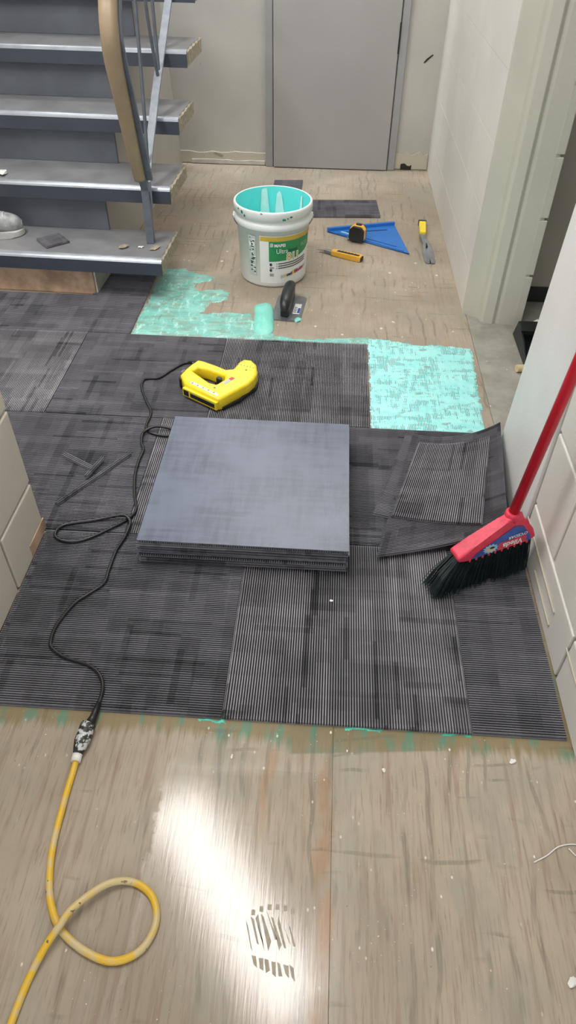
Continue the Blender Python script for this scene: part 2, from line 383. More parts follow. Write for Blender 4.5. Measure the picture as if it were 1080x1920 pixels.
# carpet tiles
PITCH = .0055; HB = .0034; HT = .0085
def carpet_mesh(name, W, L, fn=None, nseg=1, rects=None, mat='carpet'):
    """ribbed carpet: u across the ribs, v along; fn(u,v,h)->xyz"""
    fn = fn or (lambda u, v, h: (u-W/2, v-L/2, h))
    V = []; F = []; UV = []; PL = []; MI = []
    def add(p, uv, pl): V.append(p); UV.append(uv); PL.append(pl); return len(V)-1
    for (u0, u1, v0, v1) in (rects or [(0, W, 0, L)]):
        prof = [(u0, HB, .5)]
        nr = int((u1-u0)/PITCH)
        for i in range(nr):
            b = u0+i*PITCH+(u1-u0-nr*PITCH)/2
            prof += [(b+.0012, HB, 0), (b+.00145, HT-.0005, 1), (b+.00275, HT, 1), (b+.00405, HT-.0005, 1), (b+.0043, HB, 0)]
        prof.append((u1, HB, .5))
        n = len(prof); rows = []
        for s in range(nseg+1):
            v = v0+(v1-v0)*s/nseg
            rows.append(([add(fn(u, v, h), (u, v), pl) for u, h, pl in prof], [add(fn(u, v, 0), (u, v), .6) for u, h, pl in prof]))
        for s in range(nseg):
            (a, al), (b, bl) = rows[s], rows[s+1]
            for i in range(n-1):
                F.append((a[i], a[i+1], b[i+1], b[i])); MI.append(0)
                if nseg > 1: F.append((al[i+1], al[i], bl[i], bl[i+1])); MI.append(1)
            if nseg == 1: F.append((al[-1], al[0], bl[0], bl[-1])); MI.append(1)
            F.append((a[0], b[0], bl[0], al[0])); MI.append(0)
            F.append((a[-1], al[-1], bl[-1], b[-1])); MI.append(0)
        for (t, lo), sg in ((rows[0], 1), (rows[-1], -1)):
            for i in range(n-1):
                q = (t[i+1], t[i], lo[i], lo[i+1]); F.append(q if sg > 0 else q[::-1]); MI.append(0)
    me = bpy.data.meshes.new(name); me.from_pydata(V, [], F); me.update()
    me.materials.append(MAT[mat]); me.materials.append(MAT['backing'])
    me.polygons.foreach_set('material_index', MI)
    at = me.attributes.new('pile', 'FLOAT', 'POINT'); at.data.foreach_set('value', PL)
    ul = me.uv_layers.new(name='UVMap')
    li = [0]*len(me.loops); me.loops.foreach_get('vertex_index', li)
    ul.data.foreach_set('uv', [c for i in li for c in UV[i]])
    return me
def put(name, me, parent=None, loc=(0, 0, 0), rot=(0, 0, 0)):
    o = bpy.data.objects.new(name, me); COL.objects.link(o); o.parent = parent; o.location = loc; o.rotation_euler = rot; return o
FULL = carpet_mesh('carpet_tile', .4992, .4992); FULL_LOW = carpet_mesh('carpet_tile', .4992, .4992, mat='carpet_low')
def tile(x0, x1, y0, y1, turned, z=0.):
    w, l = x1-x0, y1-y0
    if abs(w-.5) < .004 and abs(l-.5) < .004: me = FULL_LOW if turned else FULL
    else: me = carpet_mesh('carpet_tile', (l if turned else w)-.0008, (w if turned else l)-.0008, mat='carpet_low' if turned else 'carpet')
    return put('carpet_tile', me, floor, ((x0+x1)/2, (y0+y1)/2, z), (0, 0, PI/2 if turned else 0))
tile(-.5, 0, 0, .5, 1); tile(0, .5, 0, .5, 0); tile(.5, .684, 0, .5, 1); tile(-.513, -.5, 0, .5, 1)
tile(-1.313, -.813, .5, 1, 0); tile(-.813, -.313, .5, 1, 1); tile(-.313, .187, .5, 1, 0); tile(.187, .684, .5, 1, 1)
tile(-1.679, -1.179, 1, 1.5, 1); tile(-1.179, -.679, 1, 1.5, 0); tile(-.679, -.179, 1, 1.5, 1); tile(-.179, .321, 1, 1.5, 0)
tile(-1.53, -1.03, 1.5, 1.79, 1)
lm = carpet_mesh('carpet_tile', .5, .5, lambda u, v, h: (u-.25, v-.25, h), rects=[(0, .29, 0, .4992), (.29, .4992, .0, .214)], mat='carpet_low')
o = put('carpet_tile', lm, floor, (-.78, 1.75, 0), (0, 0, PI/2))
for v in lm.vertices: v.co = Vector((v.co.x, v.co.y, v.co.z))

# adhesive: gridded film with a ragged outline
def inside(x, y, P):
    c = False; j = len(P)-1
    for i in range(len(P)):
        if (P[i][1] > y) != (P[j][1] > y) and x < (P[j][0]-P[i][0])*(y-P[i][1])/(P[j][1]-P[i][1])+P[i][0]: c = not c
        j = i
    return c
def film(name, P, mat, jit, th, step=.005, relief=.0008, parent=None):
    xs = [p[0] for p in P]; ys = [p[1] for p in P]; nx = int((max(xs)-min(xs))/step)+3; ny = int((max(ys)-min(ys))/step)+3
    x0, y0 = min(xs)-step, min(ys)-step; V = []; idx = {}; F = []
    def ok(x, y):
        n = noise.noise(Vector((x*45, y*45, 1.7)))*jit+noise.noise(Vector((x*130, y*130, 4.1)))*jit*.5
        m = noise.noise(Vector((x*45, y*45, 9.7)))*jit
        return inside(x+n, y+m, P)
    def vid(i, j):
        if (i, j) not in idx:
            x, y = x0+i*step, y0+j*step
            e = all(ok(x+dx*step, y+dy*step) for dx, dy in ((1, 0), (-1, 0), (0, 1), (0, -1)))
            h = th*(1 if e else .15)+relief*noise.noise(Vector((x*70, y*40, 0)))*(1 if e else 0)
            idx[(i, j)] = len(V); V.append((x, y, max(h, .0003)))
        return idx[(i, j)]
    for i in range(nx):
        for j in range(ny):
            if ok(x0+(i+.5)*step, y0+(j+.5)*step):
                F.append((vid(i, j), vid(i+1, j), vid(i+1, j+1), vid(i, j+1)))
    return mesh_obj(name, V, F, mat, parent, smooth=True)
def adhesive_mat(name, c1, c2, bare, comb, see, thin=False):
    t = NT(name); p = t.pos(); sx = t.n('ShaderNodeSeparateXYZ', {0: p}); x = sx.outputs[0]
    wv = t.n('ShaderNodeTexWave', {'Vector': p, 'Scale': 64.0, 'Distortion': .5, 'Detail': 2.0, 'Detail Scale': 1.0}, bands_direction='X').outputs[1]
    n = t.noise(t.scale(p, (11, 20, 1)), 1, 5, .65); m = t.noise(t.scale(p, (9, 26, 1)), 1, 4, .7); m2 = t.noise(t.scale(p, (75, 14, 1)), 1, 2)
    col = t.mix(t.ramp(n, .36, .64), c1, c2)
    gap = t.math('MULTIPLY', t.ramp(wv, .70, .88), t.ramp(t.math('ADD', m, t.math('MULTIPLY', t.math('SUBTRACT', m2, .5), .55)), .50, .58))
    gap = t.math('MULTIPLY', gap, comb)
    col = t.mix(gap, col, rgb(52, 66, 66))
    sm = t.math('MULTIPLY', t.ramp(t.noise(t.scale(p, (17, 30, 1)), 1.2, 3), .62, .68), see)
    col = t.mix(sm, col, bare)
    if thin:
        sk = t.noise(t.scale(p, (13, 38, 1)), 1, 5, .7); sk2 = t.noise(t.scale(p, (46, 15, 1)), 1, 4, .7)
        col = t.mix(t.math('MULTIPLY', t.ramp(sk, .46, .62), .75), col, rgb(142, 152, 138))
        col = t.mix(t.math('MULTIPLY', t.ramp(sk2, .54, .64), .8), col, rgb(180, 228, 218))
        col = t.mix(t.math('MULTIPLY', t.ramp(sk2, .40, .33), .5), col, rgb(118, 124, 108))
    t.bump(t.math('SUBTRACT', n, t.math('MULTIPLY', gap, .8)), .4, .003)
    return t.out(col, .34, 0, .5)
MAT['glue_comb'] = adhesive_mat('combed_teal_adhesive', rgb(158, 236, 233), rgb(176, 244, 241), rgb(134, 146, 140), .95, .6)
MAT['glue_thin'] = adhesive_mat('thin_teal_adhesive', rgb(116, 190, 178), rgb(146, 208, 198), rgb(136, 146, 130), .2, .8, True)
sq = film('adhesive_patch', [(.325, 1.003), (.325, 1.55), (.42, 1.535), (.5, 1.515), (.58, 1.522), (.66, 1.51), (.69, 1.5), (.675, 1.2), (.668, 1.003)], MAT['glue_comb'], .007, .0022, .004)
tag(sq, 'square of fresh combed teal adhesive waiting for a tile beside the right opening', 'adhesive', kind='stuff')
lf = film('adhesive_patch', [(-.526, 1.503), (-.518, 2.055), (-.43, 2.07), (-.36, 2.02), (-.288, 2.0), (-.31, 1.955), (-.372, 1.93), (-.345, 1.873), (-.25, 1.89), (-.217, 1.869), (-.216, 1.80), (-.27, 1.77), (-.304, 1.68), (-.2, 1.70), (-.114, 1.695), (-.09, 1.62), (-.02, 1.55), (.077, 1.525), (.23, 1.54), (.325, 1.56), (.325, 1.503)], MAT['glue_thin'], .010, .0018)
tag(lf, 'ragged smear of thin teal adhesive between the stairs and the laid carpet', 'adhesive', kind='stuff')
def dab(name, P, zmax, label, seed):
    Q = smooth_poly(P, 4); cx = sum(p[0] for p in Q)/len(Q); cy = sum(p[1] for p in Q)/len(Q); V = []; F = []; n = len(Q)
    for k, s in enumerate((1, .93, .8, .6, .35)):
        for p in Q:
            x, y = cx+(p[0]-cx)*s, cy+(p[1]-cy)*s
            V.append((x, y, .001+zmax*(1-s**3)**.6*(1+.5*noise.noise(Vector((x*60+seed, y*25, 0))))))
    V.append((cx, cy, zmax)); 
    for k in range(4):
        for i in range(n): F.append((k*n+i, k*n+(i+1) % n, (k+1)*n+(i+1) % n, (k+1)*n+i))
    for i in range(n): F.append((4*n+i, 4*n+(i+1) % n, len(V)-1))
    return tag(mesh_obj(name, V, F, MAT['teal_blob'], smooth=True), label, 'adhesive')
dab('adhesive_dollop', [(-.10, 1.70), (-.105, 1.76), (-.075, 1.785), (-.045, 1.782), (-.03, 1.73), (-.022, 1.64), (-.02, 1.57), (-.05, 1.54), (-.085, 1.56), (-.095, 1.62)], .013, 'thick pale teal dollop of adhesive left of the trowel', 2)
for x, y, w in ((-.02, -.002, .03), (.285, -.004, .035), (.47, -.004, .03), (-.495, -.002, .03)):   # adhesive squeezed out under the tile edge
    film('adhesive_ooze', [(x-w, -.004), (x-w*.3, -.007), (x+w*.2, -.003), (x+w, -.007), (x+w, .002), (x-w, .002)], MAT['ooze'], .010, .0016, .002, .0003, floor)

# ------------------------------------------------------------------ setting: walls
def blocks(parent, axis_x, out, y0, y1, zj, first, mat, proud, zmax=2.45, z0=0., L=.4, sh=.2, joint=.009, bv=.0035):
    """courses of concrete blocks on the plane x=axis_x; out = +1/-1 the way they face; first = y of a vertical joint in course 1"""
    cache = {}
    zs = [z0, zj]
    while zs[-1] < zmax-.05: zs.append(min(zs[-1]+.21, zmax))
    for c in range(len(zs)-1):
        j = first+(sh if c % 2 == 0 else 0); j -= math.ceil((j-y0)/L)*L
        ys = [y0]; j += L
        while j < y1-.02:
            if j > y0+.02: ys.append(j)
            j += L
        ys.append(y1)
        for a, b in zip(ys[:-1], ys[1:]):
            ly, lz = round(b-a-joint, 4), round(zs[c+1]-zs[c]-joint, 4)
            k = (ly, lz)
            if k not in cache:
                o = box('concrete_block', -.03, .03, -ly/2, ly/2, -lz/2, lz/2, mat, parent, bv, 2); cache[k] = o.data
            else: o = put('concrete_block', cache[k], parent)
            o.location = (axis_x-out*(.03-proud), (a+b)/2, (zs[c]+zs[c+1])/2)
XR = .69; XL = -.515
wr = struct(box('wall_right', XR+.004, .89, 1.79, 3.46, -.02, CEIL, MAT['wall']))
blocks(wr, XR+.004, -1, 1.772, 3.44, .16, 2.05, MAT['wall'], .004, joint=.0012, bv=.0008)
wn = struct(box('wall_right_near', XR+.007, .89, -2.0, .545, -.02, CEIL, MAT['mortar']))
blocks(wn, XR+.007, -1, -.86, .545, .146, .345, MAT['wall'], .007)
for (y, z, l) in ((.40, .088, .30), (.33, .045, .16), (.05, .10, .2)):     # plaster smears low on the wall
    prism('plaster_smear', [(y-l/2, z-.004), (y+l/2, z), (y+l/2, z+.005), (y-l/2, z+.004)], .0, .0035, MAT['peel'], wn, .0012, 1, lambda a, b, h: (XR-h, a, b))
wl = struct(box('wall_left', -.75, XL-.007, -2.0, .498, -.02, CEIL, MAT['mortar']))
blocks(wl, XL-.007, 1, -.9, .50, .168, .10, MAT['wall_l'], .007)
# bare wood showing at the foot of the left wall
box('exposed_wood', XL-.002, XL+.0015, .40, .503, .012, .046, MAT['raw_wood'], wl, .001, 1)
tr = struct(prism('trim_1', [(XR+.2, .549), (XR-.006, .549), (XR-.008, .556), (XR-.008, .905), (XR+.0, .912), (XR+.2, .912)], -.018, CEIL, MAT['panel'], None, .0015, 1,
     lambda a, b, h: (a, b-(max(h, 0)*.10 if b > .7 else 0), h)))      # steel jamb, leaning a little
# far jamb of the opening: stepped steel frame and block end
tf = struct(prism('trim_2', [(.688, 1.772), (.742, 1.748), (.748, 1.722), (.757, 1.712), (.79, 1.704), (.803, 1.712), (.812, 1.706), (.87, 1.702), (.886, 1.708), (.886, 1.80), (.69, 1.80)], -.012, CEIL, MAT['frame'], None, .0015, 1))
for i in range(12):
    z0 = -.012 if i == 0 else .19+(i-1)*.198
    z1 = .182 if i == 0 else z0+.19
    box('concrete_block', .866, .897, 1.7018, 1.79, z0, z1, MAT['frame'], tf, .003, 2)
# next room
wnx = struct(box('wall_next_room', .9, 2.0, 1.91, 2.0, -.02, CEIL, MAT['olive']))
struct(box('baseboard_next_room', .9, 2.0, 1.897, 1.91, -.004, .055, MAT['black'], None, .002, 1))
struct(box('wall_far_side', 2.0, 2.1, -2.0, 3.6, -.02, CEIL, MAT['olive']))
# back wall around the high stair window
wb = struct(box('wall_back', -.42, .69, 3.44, 3.56, -.02, CEIL, MAT['back']))
box('wall_panel', -2.4, -.42, 3.44, 3.56, -.02, 1.45, MAT['back'], wb)
box('wall_panel', -2.4, -.42, 3.44, 3.56, 2.35, CEIL, MAT['back'], wb)
box('wall_panel', -2.4, -1.5, 3.44, 3.56, 1.45, 2.35, MAT['back'], wb)
win = struct(box('window_1', -1.5, -.42, 3.44, 3.47, 1.45, 1.49, MAT['white_metal'], None, .003, 1))
for a in ((-1.5, -1.46, 1.49, 2.31), (-.46, -.42, 1.49, 2.31), (-1.5, -.42, 2.31, 2.35)):
    box('window_frame', a[0], a[1], 3.44, 3.47, a[2], a[3], MAT['white_metal'], win, .003, 1)
struct(box('wall_left_far', -2.5, -2.4, -2.0, 3.6, -.02, CEIL, MAT['back']))
struct(box('ceiling', -2.5, 2.1, -2.0, 3.6, CEIL, CEIL+.08, MAT['ceil']))
# flaking plaster strips at the foot of the back wall
def ragged(x0, x1, z0, z1, n, amp, seed):
    random.seed(seed); up = []; 
    for i in range(n+1):
        x = x0+(x1-x0)*i/n; up.append((x, z1+random.uniform(-amp, amp)))
    return [(x0, z0), (x1, z0)]+up[::-1]
bb = struct(prism('baseboard_back', ragged(-.80, -.205, .004, .062, 14, .006, 3), 0, .007, MAT['peel'], None, .0015, 1, lambda a, b, h: (a, 3.44-h, b)))
prism('plaster_strip', ragged(-.62, -.21, .003, .022, 10, .004, 5), 0, .014, MAT['plaster'], bb, .0015, 1, lambda a, b, h: (a, 3.44-h, b))
prism('plaster_strip', ragged(.50, .686, .004, .085, 8, .014, 9), 0, .008, MAT['peel'], bb, .0015, 1, lambda a, b, h: (a, 3.44-h, b))
prism('plaster_chip', ragged(.54, .60, .002, .03, 5, .01, 12), 0, .011, MAT['dark_line'], bb, .001, 1, lambda a, b, h: (a, 3.44-h, b))
prism('plaster_chip', [(-.50, .055), (-.45, .035), (-.44, .048), (-.485, .062)], 0, .0085, MAT['olive'], bb, .0005, 1, lambda a, b, h: (a, 3.44-h, b))
prism('scuff_gouge', [(.598, .508), (.606, .508), (.644, .542), (.640, .546), (.612, .526)], 0, .002, MAT['dark_line'], wb, .0005, 1, lambda a, b, h: (a, 3.44-h, b))
# door
dr = struct(box('door_1', -.160, .462, 3.400, 3.438, .004, 2.05, MAT['door'], None, .003, 2))
box('door_frame', -.205, -.164, 3.412, 3.44, 0, 2.1, MAT['doorframe'], dr, .003, 1)
box('door_frame', .467, .506, 3.412, 3.44, 0, 2.1, MAT['doorframe'], dr, .003, 1)
box('door_frame', -.205, .506, 3.412, 3.44, 2.055, 2.1, MAT['doorframe'], dr, .003, 1)
box('latch_plate', .459, .4645, 3.397, 3.42, .55, .68, MAT['dark_line'], dr, .001, 1)

# ------------------------------------------------------------------ ceiling lights (out of the frame, they light the room)
for i, ((x, y, a), pw) in enumerate(zip(FIX, FIXP)):
    t = thing('ceiling_light', ['white fluorescent fixture above the corridor floor', 'white fluorescent fixture above the stairs', 'white fluorescent fixture above the bucket'][i], 'ceiling light', (x, y, CEIL), a, 'fluorescent ceiling lights')
    box('housing', -.61, .61, -.17, .17, -.05, 0, MAT['white_metal'], t, .004, 1)
    box('diffuser', -.59, .59, -.15, .15, -.075, -.05, MAT['lamp'], t, .006, 2)
    l = area('tube_light', (0, 0, -.08), (0, 0, 0), 1.16, .28, pw, (1, .975, .94)); l.parent = t

# ------------------------------------------------------------------ stairs
st = thing('staircase', 'dark vinyl stairs with open overhanging tread ends at left', 'staircase', (-.447, 1.752, 0), -.035)
RISE, RUN, DEP, Z1 = .18, .229, .288, .168
SW = 1.75
for i in range(6):
    y = i*RUN; z = Z1+i*RISE
    tt = box('tread', -SW, -.008, y+.006, y+DEP, z-.05, z-.001, MAT['tread'], st, .003, 2)
    pr = [(.0, -.056), (.0, -.010), (.003, -.004), (.009, -.0005), (.022, 0.0012), (.03, .0012), (.03, -.002), (.008, -.004), (.006, -.056)]
    f = lambda a, b, h, y=y, z=z: (h, y+a, z+b)
    nz = prism('nosing', [(.0, -.011), (.002, -.005), (.007, -.001), (.016, .0012), (.026, .0014), (.026, -.003), (.008, -.004), (.0055, -.011)], -SW, -.001, MAT['nosing'], tt, 0, 1, f)
    prism('nosing_face', [(.0, -.057), (.0, -.011), (.0055, -.011), (.0055, -.057)], -SW, -.001, MAT['nose_face'], tt, 0, 1, f)
    rg = [(.006, -.052), (DEP-.002, -.050)]+[(DEP-(DEP-.01)*k/14, -.002-(.004 if k % 3 else .0)) for k in range(15)]
    prism('raw_end', rg, -.0085, .001+.002*(i % 2), MAT['tread_end'], tt, 0, 1, f)
    if i: box('riser', -SW, -.272, y+.035, y+.05, z-RISE, z-.05, MAT['riser'], st)
box('base_block', -SW, -.287, .04, .20, 0, Z1-.058, MAT['raw_wood'], st, .004, 2)
box('block_cheek', -.286, -.279, .045, .28, 0, Z1-.058, MAT['plaster'], st, .001, 1)
stp = [(.27, 0), (1.66, 0)]
top_ = []
for i in range(1, 6): top_ += [(max(i*RUN+.052, .27), Z1+i*RISE-.06), (min((i+1)*RUN+.052, 1.66), Z1+i*RISE-.06)]
prism('side_panel', stp+top_[::-1], -.300, -.286, MAT['back'], st, 0, 1, lambda a, b, h: (h, a, b))
# sloping beam that carries the treads, set back under the risers
sweep('carriage_beam', [(-.9, .42, .085), (-.9, .42+RUN*4.8, .085+RISE*4.8)], [(-.04, -.07), (.04, -.07), (.04, .04), (-.04, .04)], MAT['dark_steel'], st, side=(1, 0, 0), smooth=False)

# railing
XP = -.519
rl = thing('stair_railing', 'tan capped steel stair railing with thin rods', 'railing', (XP, 1.916, Z1))
rl_l = lambda p: (p[0]-XP, p[1]-1.916, p[2]-Z1)
sweep('newel_post', [rl_l(p) for p in [(XP, 1.917, Z1), (XP, 1.93, .36), (XP, 1.90, .44)]], [(-.014, -.011), (.014, -.011), (.014, .011), (-.014, .011)], MAT['dark_steel'], rl, side=(1, 0, 0), smooth=False)
hp = crom([(XP-.006, 1.885, .405), (XP-.006, 1.845, .50), (XP-.005, 1.785, .66), (XP-.004, 1.738, .79), (XP, 1.722, .87), (XP, 1.745, .94), (XP, 1.80, 1.0), (XP, 2.1, 1.235), (XP, 2.6, 1.63)], 8)
cap = [(-.032, -.012), (-.026, .004), (-.012, .011), (.012, .011), (.026, .004), (.032, -.012), (.024, -.016), (-.024, -.016)]
sweep('handrail', [rl_l(p) for p in hp], [(a*.92, -b) for a, b in cap], MAT['handrail'], rl, side=(1, 0, 0), taper=lambda t: .72+.28*min(1, t*2.6))
flat = crom([(XP+.021, 1.92, .40), (XP+.021, 1.875, .51), (XP+.021, 1.812, .67), (XP+.021, 1.764, .80), (XP+.021, 1.75, .865), (XP+.021, 1.775, .925), (XP+.021, 1.83, .98), (XP+.021, 2.12, 1.21), (XP+.021, 2.6, 1.59)], 8)
sweep('rail_channel', [rl_l(p) for p in flat], [(-.013, -.007), (.013, -.007), (.013, .007), (-.013, .007)], MAT['dark_steel'], rl, side=(1, 0, 0), smooth=False)
low = [(XP, 1.952, .28), (XP, 1.965, .375), (XP, 2.03, .437), (XP, 2.25, .594), (XP, 2.45, .716), (XP, 2.9, .99), (XP, 3.1, 1.11)]
sweep('bottom_rail', [rl_l(p) for p in low], [(-.014, -.006), (.014, -.006), (.014, .006), (-.014, .006)], MAT['rail_steel'], rl, side=(1, 0, 0), smooth=False)
def rod(pts): tube('baluster', [rl_l((XP,)+p) for p in pts], .0065, MAT['dark_steel'], rl, 6, 8)
rod([(2.01, .43), (2.05, .60), (2.10, .92), (2.13, 1.22)])
rod([(2.30, 1.38), (2.27, 1.1), (2.25, .88), (2.315, .67), (2.337, .645), (2.352, .67), (2.36, .88), (2.37, 1.1), (2.38, 1.44)])
rod([(2.66, 1.6), (2.64, 1.1), (2.70, .89), (2.722, .875), (2.74, .89), (2.745, 1.1), (2.75, 1.66)])

# small things on the bottom step
sm = carpet_mesh('carpet_swatch', .095, .095, mat='carpet_low')
tag(put('carpet_swatch', sm, None, (-.895, 1.892, Z1+.0015), (0, 0, .72)), 'small grey carpet square lying diagonally on the bottom step', 'carpet swatch')
def crumb(name, x, y, z, s, mat, label, cat, seed, flat=.35):
    random.seed(seed); bm = bmesh.new(); bmesh.ops.create_icosphere(bm, subdivisions=2, radius=s)
    for v in bm.verts:
        k = 1+.55*noise.noise(v.co*(2.2/s)+Vector((seed, 0, 0))); v.co = Vector((v.co.x*k*1.5, v.co.y*k, v.co.z*k*flat))
    mz = min(v.co.z for v in bm.verts)
    for v in bm.verts: v.co.z -= mz
    bmesh.ops.rotate(bm, verts=bm.verts, cent=(0, 0, 0), matrix=Matrix.Rotation(seed*1.3, 3, 'Z'))
    o = bm_obj(name, bm, mat); o.location = (x, y, z); return tag(o, label, cat)
crumb('plaster_crumb', -.612, 1.862, Z1, .013, MAT['tread_end'], 'pale torn scrap left of the railing post on bottom step', 'debris', 3)
crumb('plaster_crumb', -.548, 1.868, Z1, .007, MAT['crumple'], 'tiny white crumb touching the railing post foot', 'debris', 5)
crumb('glue_scrap', -.492, 1.862, Z1, .014, MAT['tread_end'], 'flattened tan scrap right of the railing post on bottom step', 'debris', 8, .2)
crumb('paper_scrap', -1.11, 2.075, Z1+RISE, .015, MAT['crumple'], 'crumpled white scrap at left end of second step', 'debris', 11, .5)

# shoe on the bottom step (toe in view)
sh = thing('shoe', 'dusty grey shoe, toe pointing right, on the bottom step', 'shoe', (-1.034, 1.966, Z1), .28)
def shoe():
    secs = [(-.285, .016, .055), (-.275, .032, .075), (-.24, .037, .085), (-.19, .038, .085), (-.14, .042, .082), (-.10, .047, .074), (-.06, .049, .063), (-.03, .045, .055), (-.01, .034, .045), (.002, .016, .030)]
    V = []; F = []; n = 16
    for x, w, h in secs:
        for i in range(n):
            a = 2*PI*i/n; c, s = math.cos(a), math.sin(a)
            V.append((x, w*math.copysign(abs(c)**.8, c), .017+h*.5+(h*.5)*math.copysign(abs(s)**.75, s)))
    for k in range(len(secs)-1):
        for i in range(n): F.append((k*n+i, k*n+(i+1) % n, (k+1)*n+(i+1) % n, (k+1)*n+i))
    F.append(tuple(range(n))); F.append(tuple(range((len(secs)-1)*n, len(secs)*n))[::-1])
    up = mesh_obj('upper', V, F, MAT['shoe'], sh, smooth=True); up.modifiers.new('s', 'SUBSURF').render_levels = 2
    so = smooth_poly([(-.29, 0), (-.275, .037), (-.2, .041), (-.1, .05), (-.045, .05), (-.01, .034), (.006, 0), (-.01, -.036), (-.045, -.051), (-.1, -.05), (-.2, -.041), (-.275, -.037)], 3)
    prism('sole', so, 0, .024, MAT['sole'], sh, .004, 2)
    sweep('toe_seam', crom([(-.055, -.047, .045), (-.06, -.03, .072), (-.062, 0, .0815), (-.06, .03, .072), (-.055, .047, .045)], 5), circ(.0025, 6), MAT['sole'], sh)
    for k in range(4):
        x = -.085-.022*k; z = .0905+.0025*k
        sweep('lace', crom([(x, -.026, z-.003), (x+.004, 0, z+.003), (x, .026, z-.003)], 5), circ(.003, 6), MAT['coral'], sh)
    sweep('collar', crom([(-.275, 0, .096), (-.25, .028, .102), (-.2, .03, .106), (-.165, .016, .104), (-.16, 0, .103), (-.165, -.016, .104), (-.2, -.03, .106), (-.25, -.028, .102), (-.275, 0, .096)], 5), circ(.007, 8), MAT['coral'], sh)
shoe()

# ------------------------------------------------------------------ stack of carpet tiles
random.seed(21)
NS = 9; HS = .0088
for i in range(NS):
    top = i == NS-1
    dx, dy, a = random.uniform(-.004, .003), random.uniform(-.006, .003), random.uniform(-.006, .006)
    if top: dx, dy, a = .002, -.003, -.002
    z = HT+i*HS
    flip = (NS-1-i) % 2 == 0
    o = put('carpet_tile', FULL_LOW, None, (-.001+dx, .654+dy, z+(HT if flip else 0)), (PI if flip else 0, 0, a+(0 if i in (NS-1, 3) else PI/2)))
    lab = 'grey-backed carpet tile lying upside down on top of the stack' if top else ['lowest carpet tile of the stack, lying on the laid carpet', 'second carpet tile from the bottom of the stack', 'third carpet tile from the bottom of the stack', 'fourth carpet tile from the bottom of the stack', 'middle carpet tile of the stack, four above and four below', 'fourth carpet tile down from the top of the stack', 'third carpet tile down from the top of the stack', 'second carpet tile down, just under the bare-backed top one'][i]
    tag(o, lab, 'carpet tile', 'stacked carpet tiles')

# loose pieces at the right
def quad_patch(name, c, W, L, zf, nseg, along_s, label, cat='carpet piece', zsub=0):
    """c: BL, BR, TR, TL corners (x,y); ribs along s (left-right) or t"""
    def fn(u, v, h):
        s, t = (v/L, 1-u/W) if along_s else (u/W, v/L)
        x = (c[0][0]*(1-s)+c[1][0]*s)*(1-t)+(c[3][0]*(1-s)+c[2][0]*s)*t
        y = (c[0][1]*(1-s)+c[1][1]*s)*(1-t)+(c[3][1]*(1-s)+c[2][1]*s)*t
        return (x, y, zf(s, t, x, y)+h)
    return tag(put(name, carpet_mesh(name, W, L, fn, nseg, mat='carpet_low' if along_s else 'carpet')), label, cat)
quad_patch('carpet_offcut', [(.318, .612), (.55, .552), (.625, .90), (.425, .968)], .36, .23, lambda s, t, x, y: HT, 2, True, 'dark flat carpet piece peeking out under the curled tile')
CQ = [(.322, .452), (.645, .535), (.674, .915), (.443, .952)]
def curl(s, t): return HT*2+.001+(.085*t+.035*(1-t))*max(s, 0)**2.6
def curl_at(x, y):
    s = t = .5
    for _ in range(8):
        xl = CQ[0][0]*(1-t)+CQ[3][0]*t; xr = CQ[1][0]*(1-t)+CQ[2][0]*t; s = (x-xl)/(xr-xl)
        yb = CQ[0][1]*(1-s)+CQ[1][1]*s; yt = CQ[3][1]*(1-s)+CQ[2][1]*s; t = (y-yb)/(yt-yb)
    return curl(min(s, 1), min(max(t, 0), 1))
quad_patch('curled_carpet_tile', CQ, .48, .31, lambda s, t, x, y: curl(s, t), 14, True, 'large cut carpet tile with right edge curling up the wall behind the broom', 'carpet tile')
quad_patch('carpet_offcut', [(.362, .588), (.585, .552), (.645, .872), (.455, .902)], .23, .33, lambda s, t, x, y: curl_at(x, y)+HT+.0015, 10, False, 'small striped carpet offcut lying on the curled tile')
# flat offcuts near the bucket
o = quad_patch('carpet_offcut', [(.02, 2.675), (.408, 2.705), (.394, 2.93), (.02, 2.90)], .23, .38, lambda s, t, x, y: .0005, 1, True, 'dark carpet strip lying on bare floor right behind the bucket')
o = quad_patch('carpet_offcut', [(-.135, 2.92), (.012, 2.93), (.012, 3.19), (-.137, 3.175)], .26, .148, lambda s, t, x, y: .0005, 1, True, 'dark carpet piece nearest the grey door behind the bucket')
# thin trimmings
def strip(a, b, w, label, z=HT):
    a, b = Vector(a), Vector(b); d = (b-a); L = d.length; d.normalize(); n = Vector((-d.y, d.x))
    o = put('carpet_trimming', carpet_mesh('carpet_trimming', w, L, mat='carpet_low'), None, ((a.x+b.x)/2, (a.y+b.y)/2, z+.0005), (0, 0, math.atan2(d.y, d.x)-PI/2))
    return tag(o, label, 'carpet trimming', 'thin carpet trimmings')
strip((-.556, .795), (-.452, .735), .0168, 'short wide carpet trimming with a blunt end, farthest left of the three')
strip((-.438, .778), (-.463, .695), .011, 'shortest thin carpet trimming leaning onto the long one', HT+.0085)
strip((-.514, .588), (-.369, .813), .012, 'longest thin carpet trimming lying diagonally near the left wall')

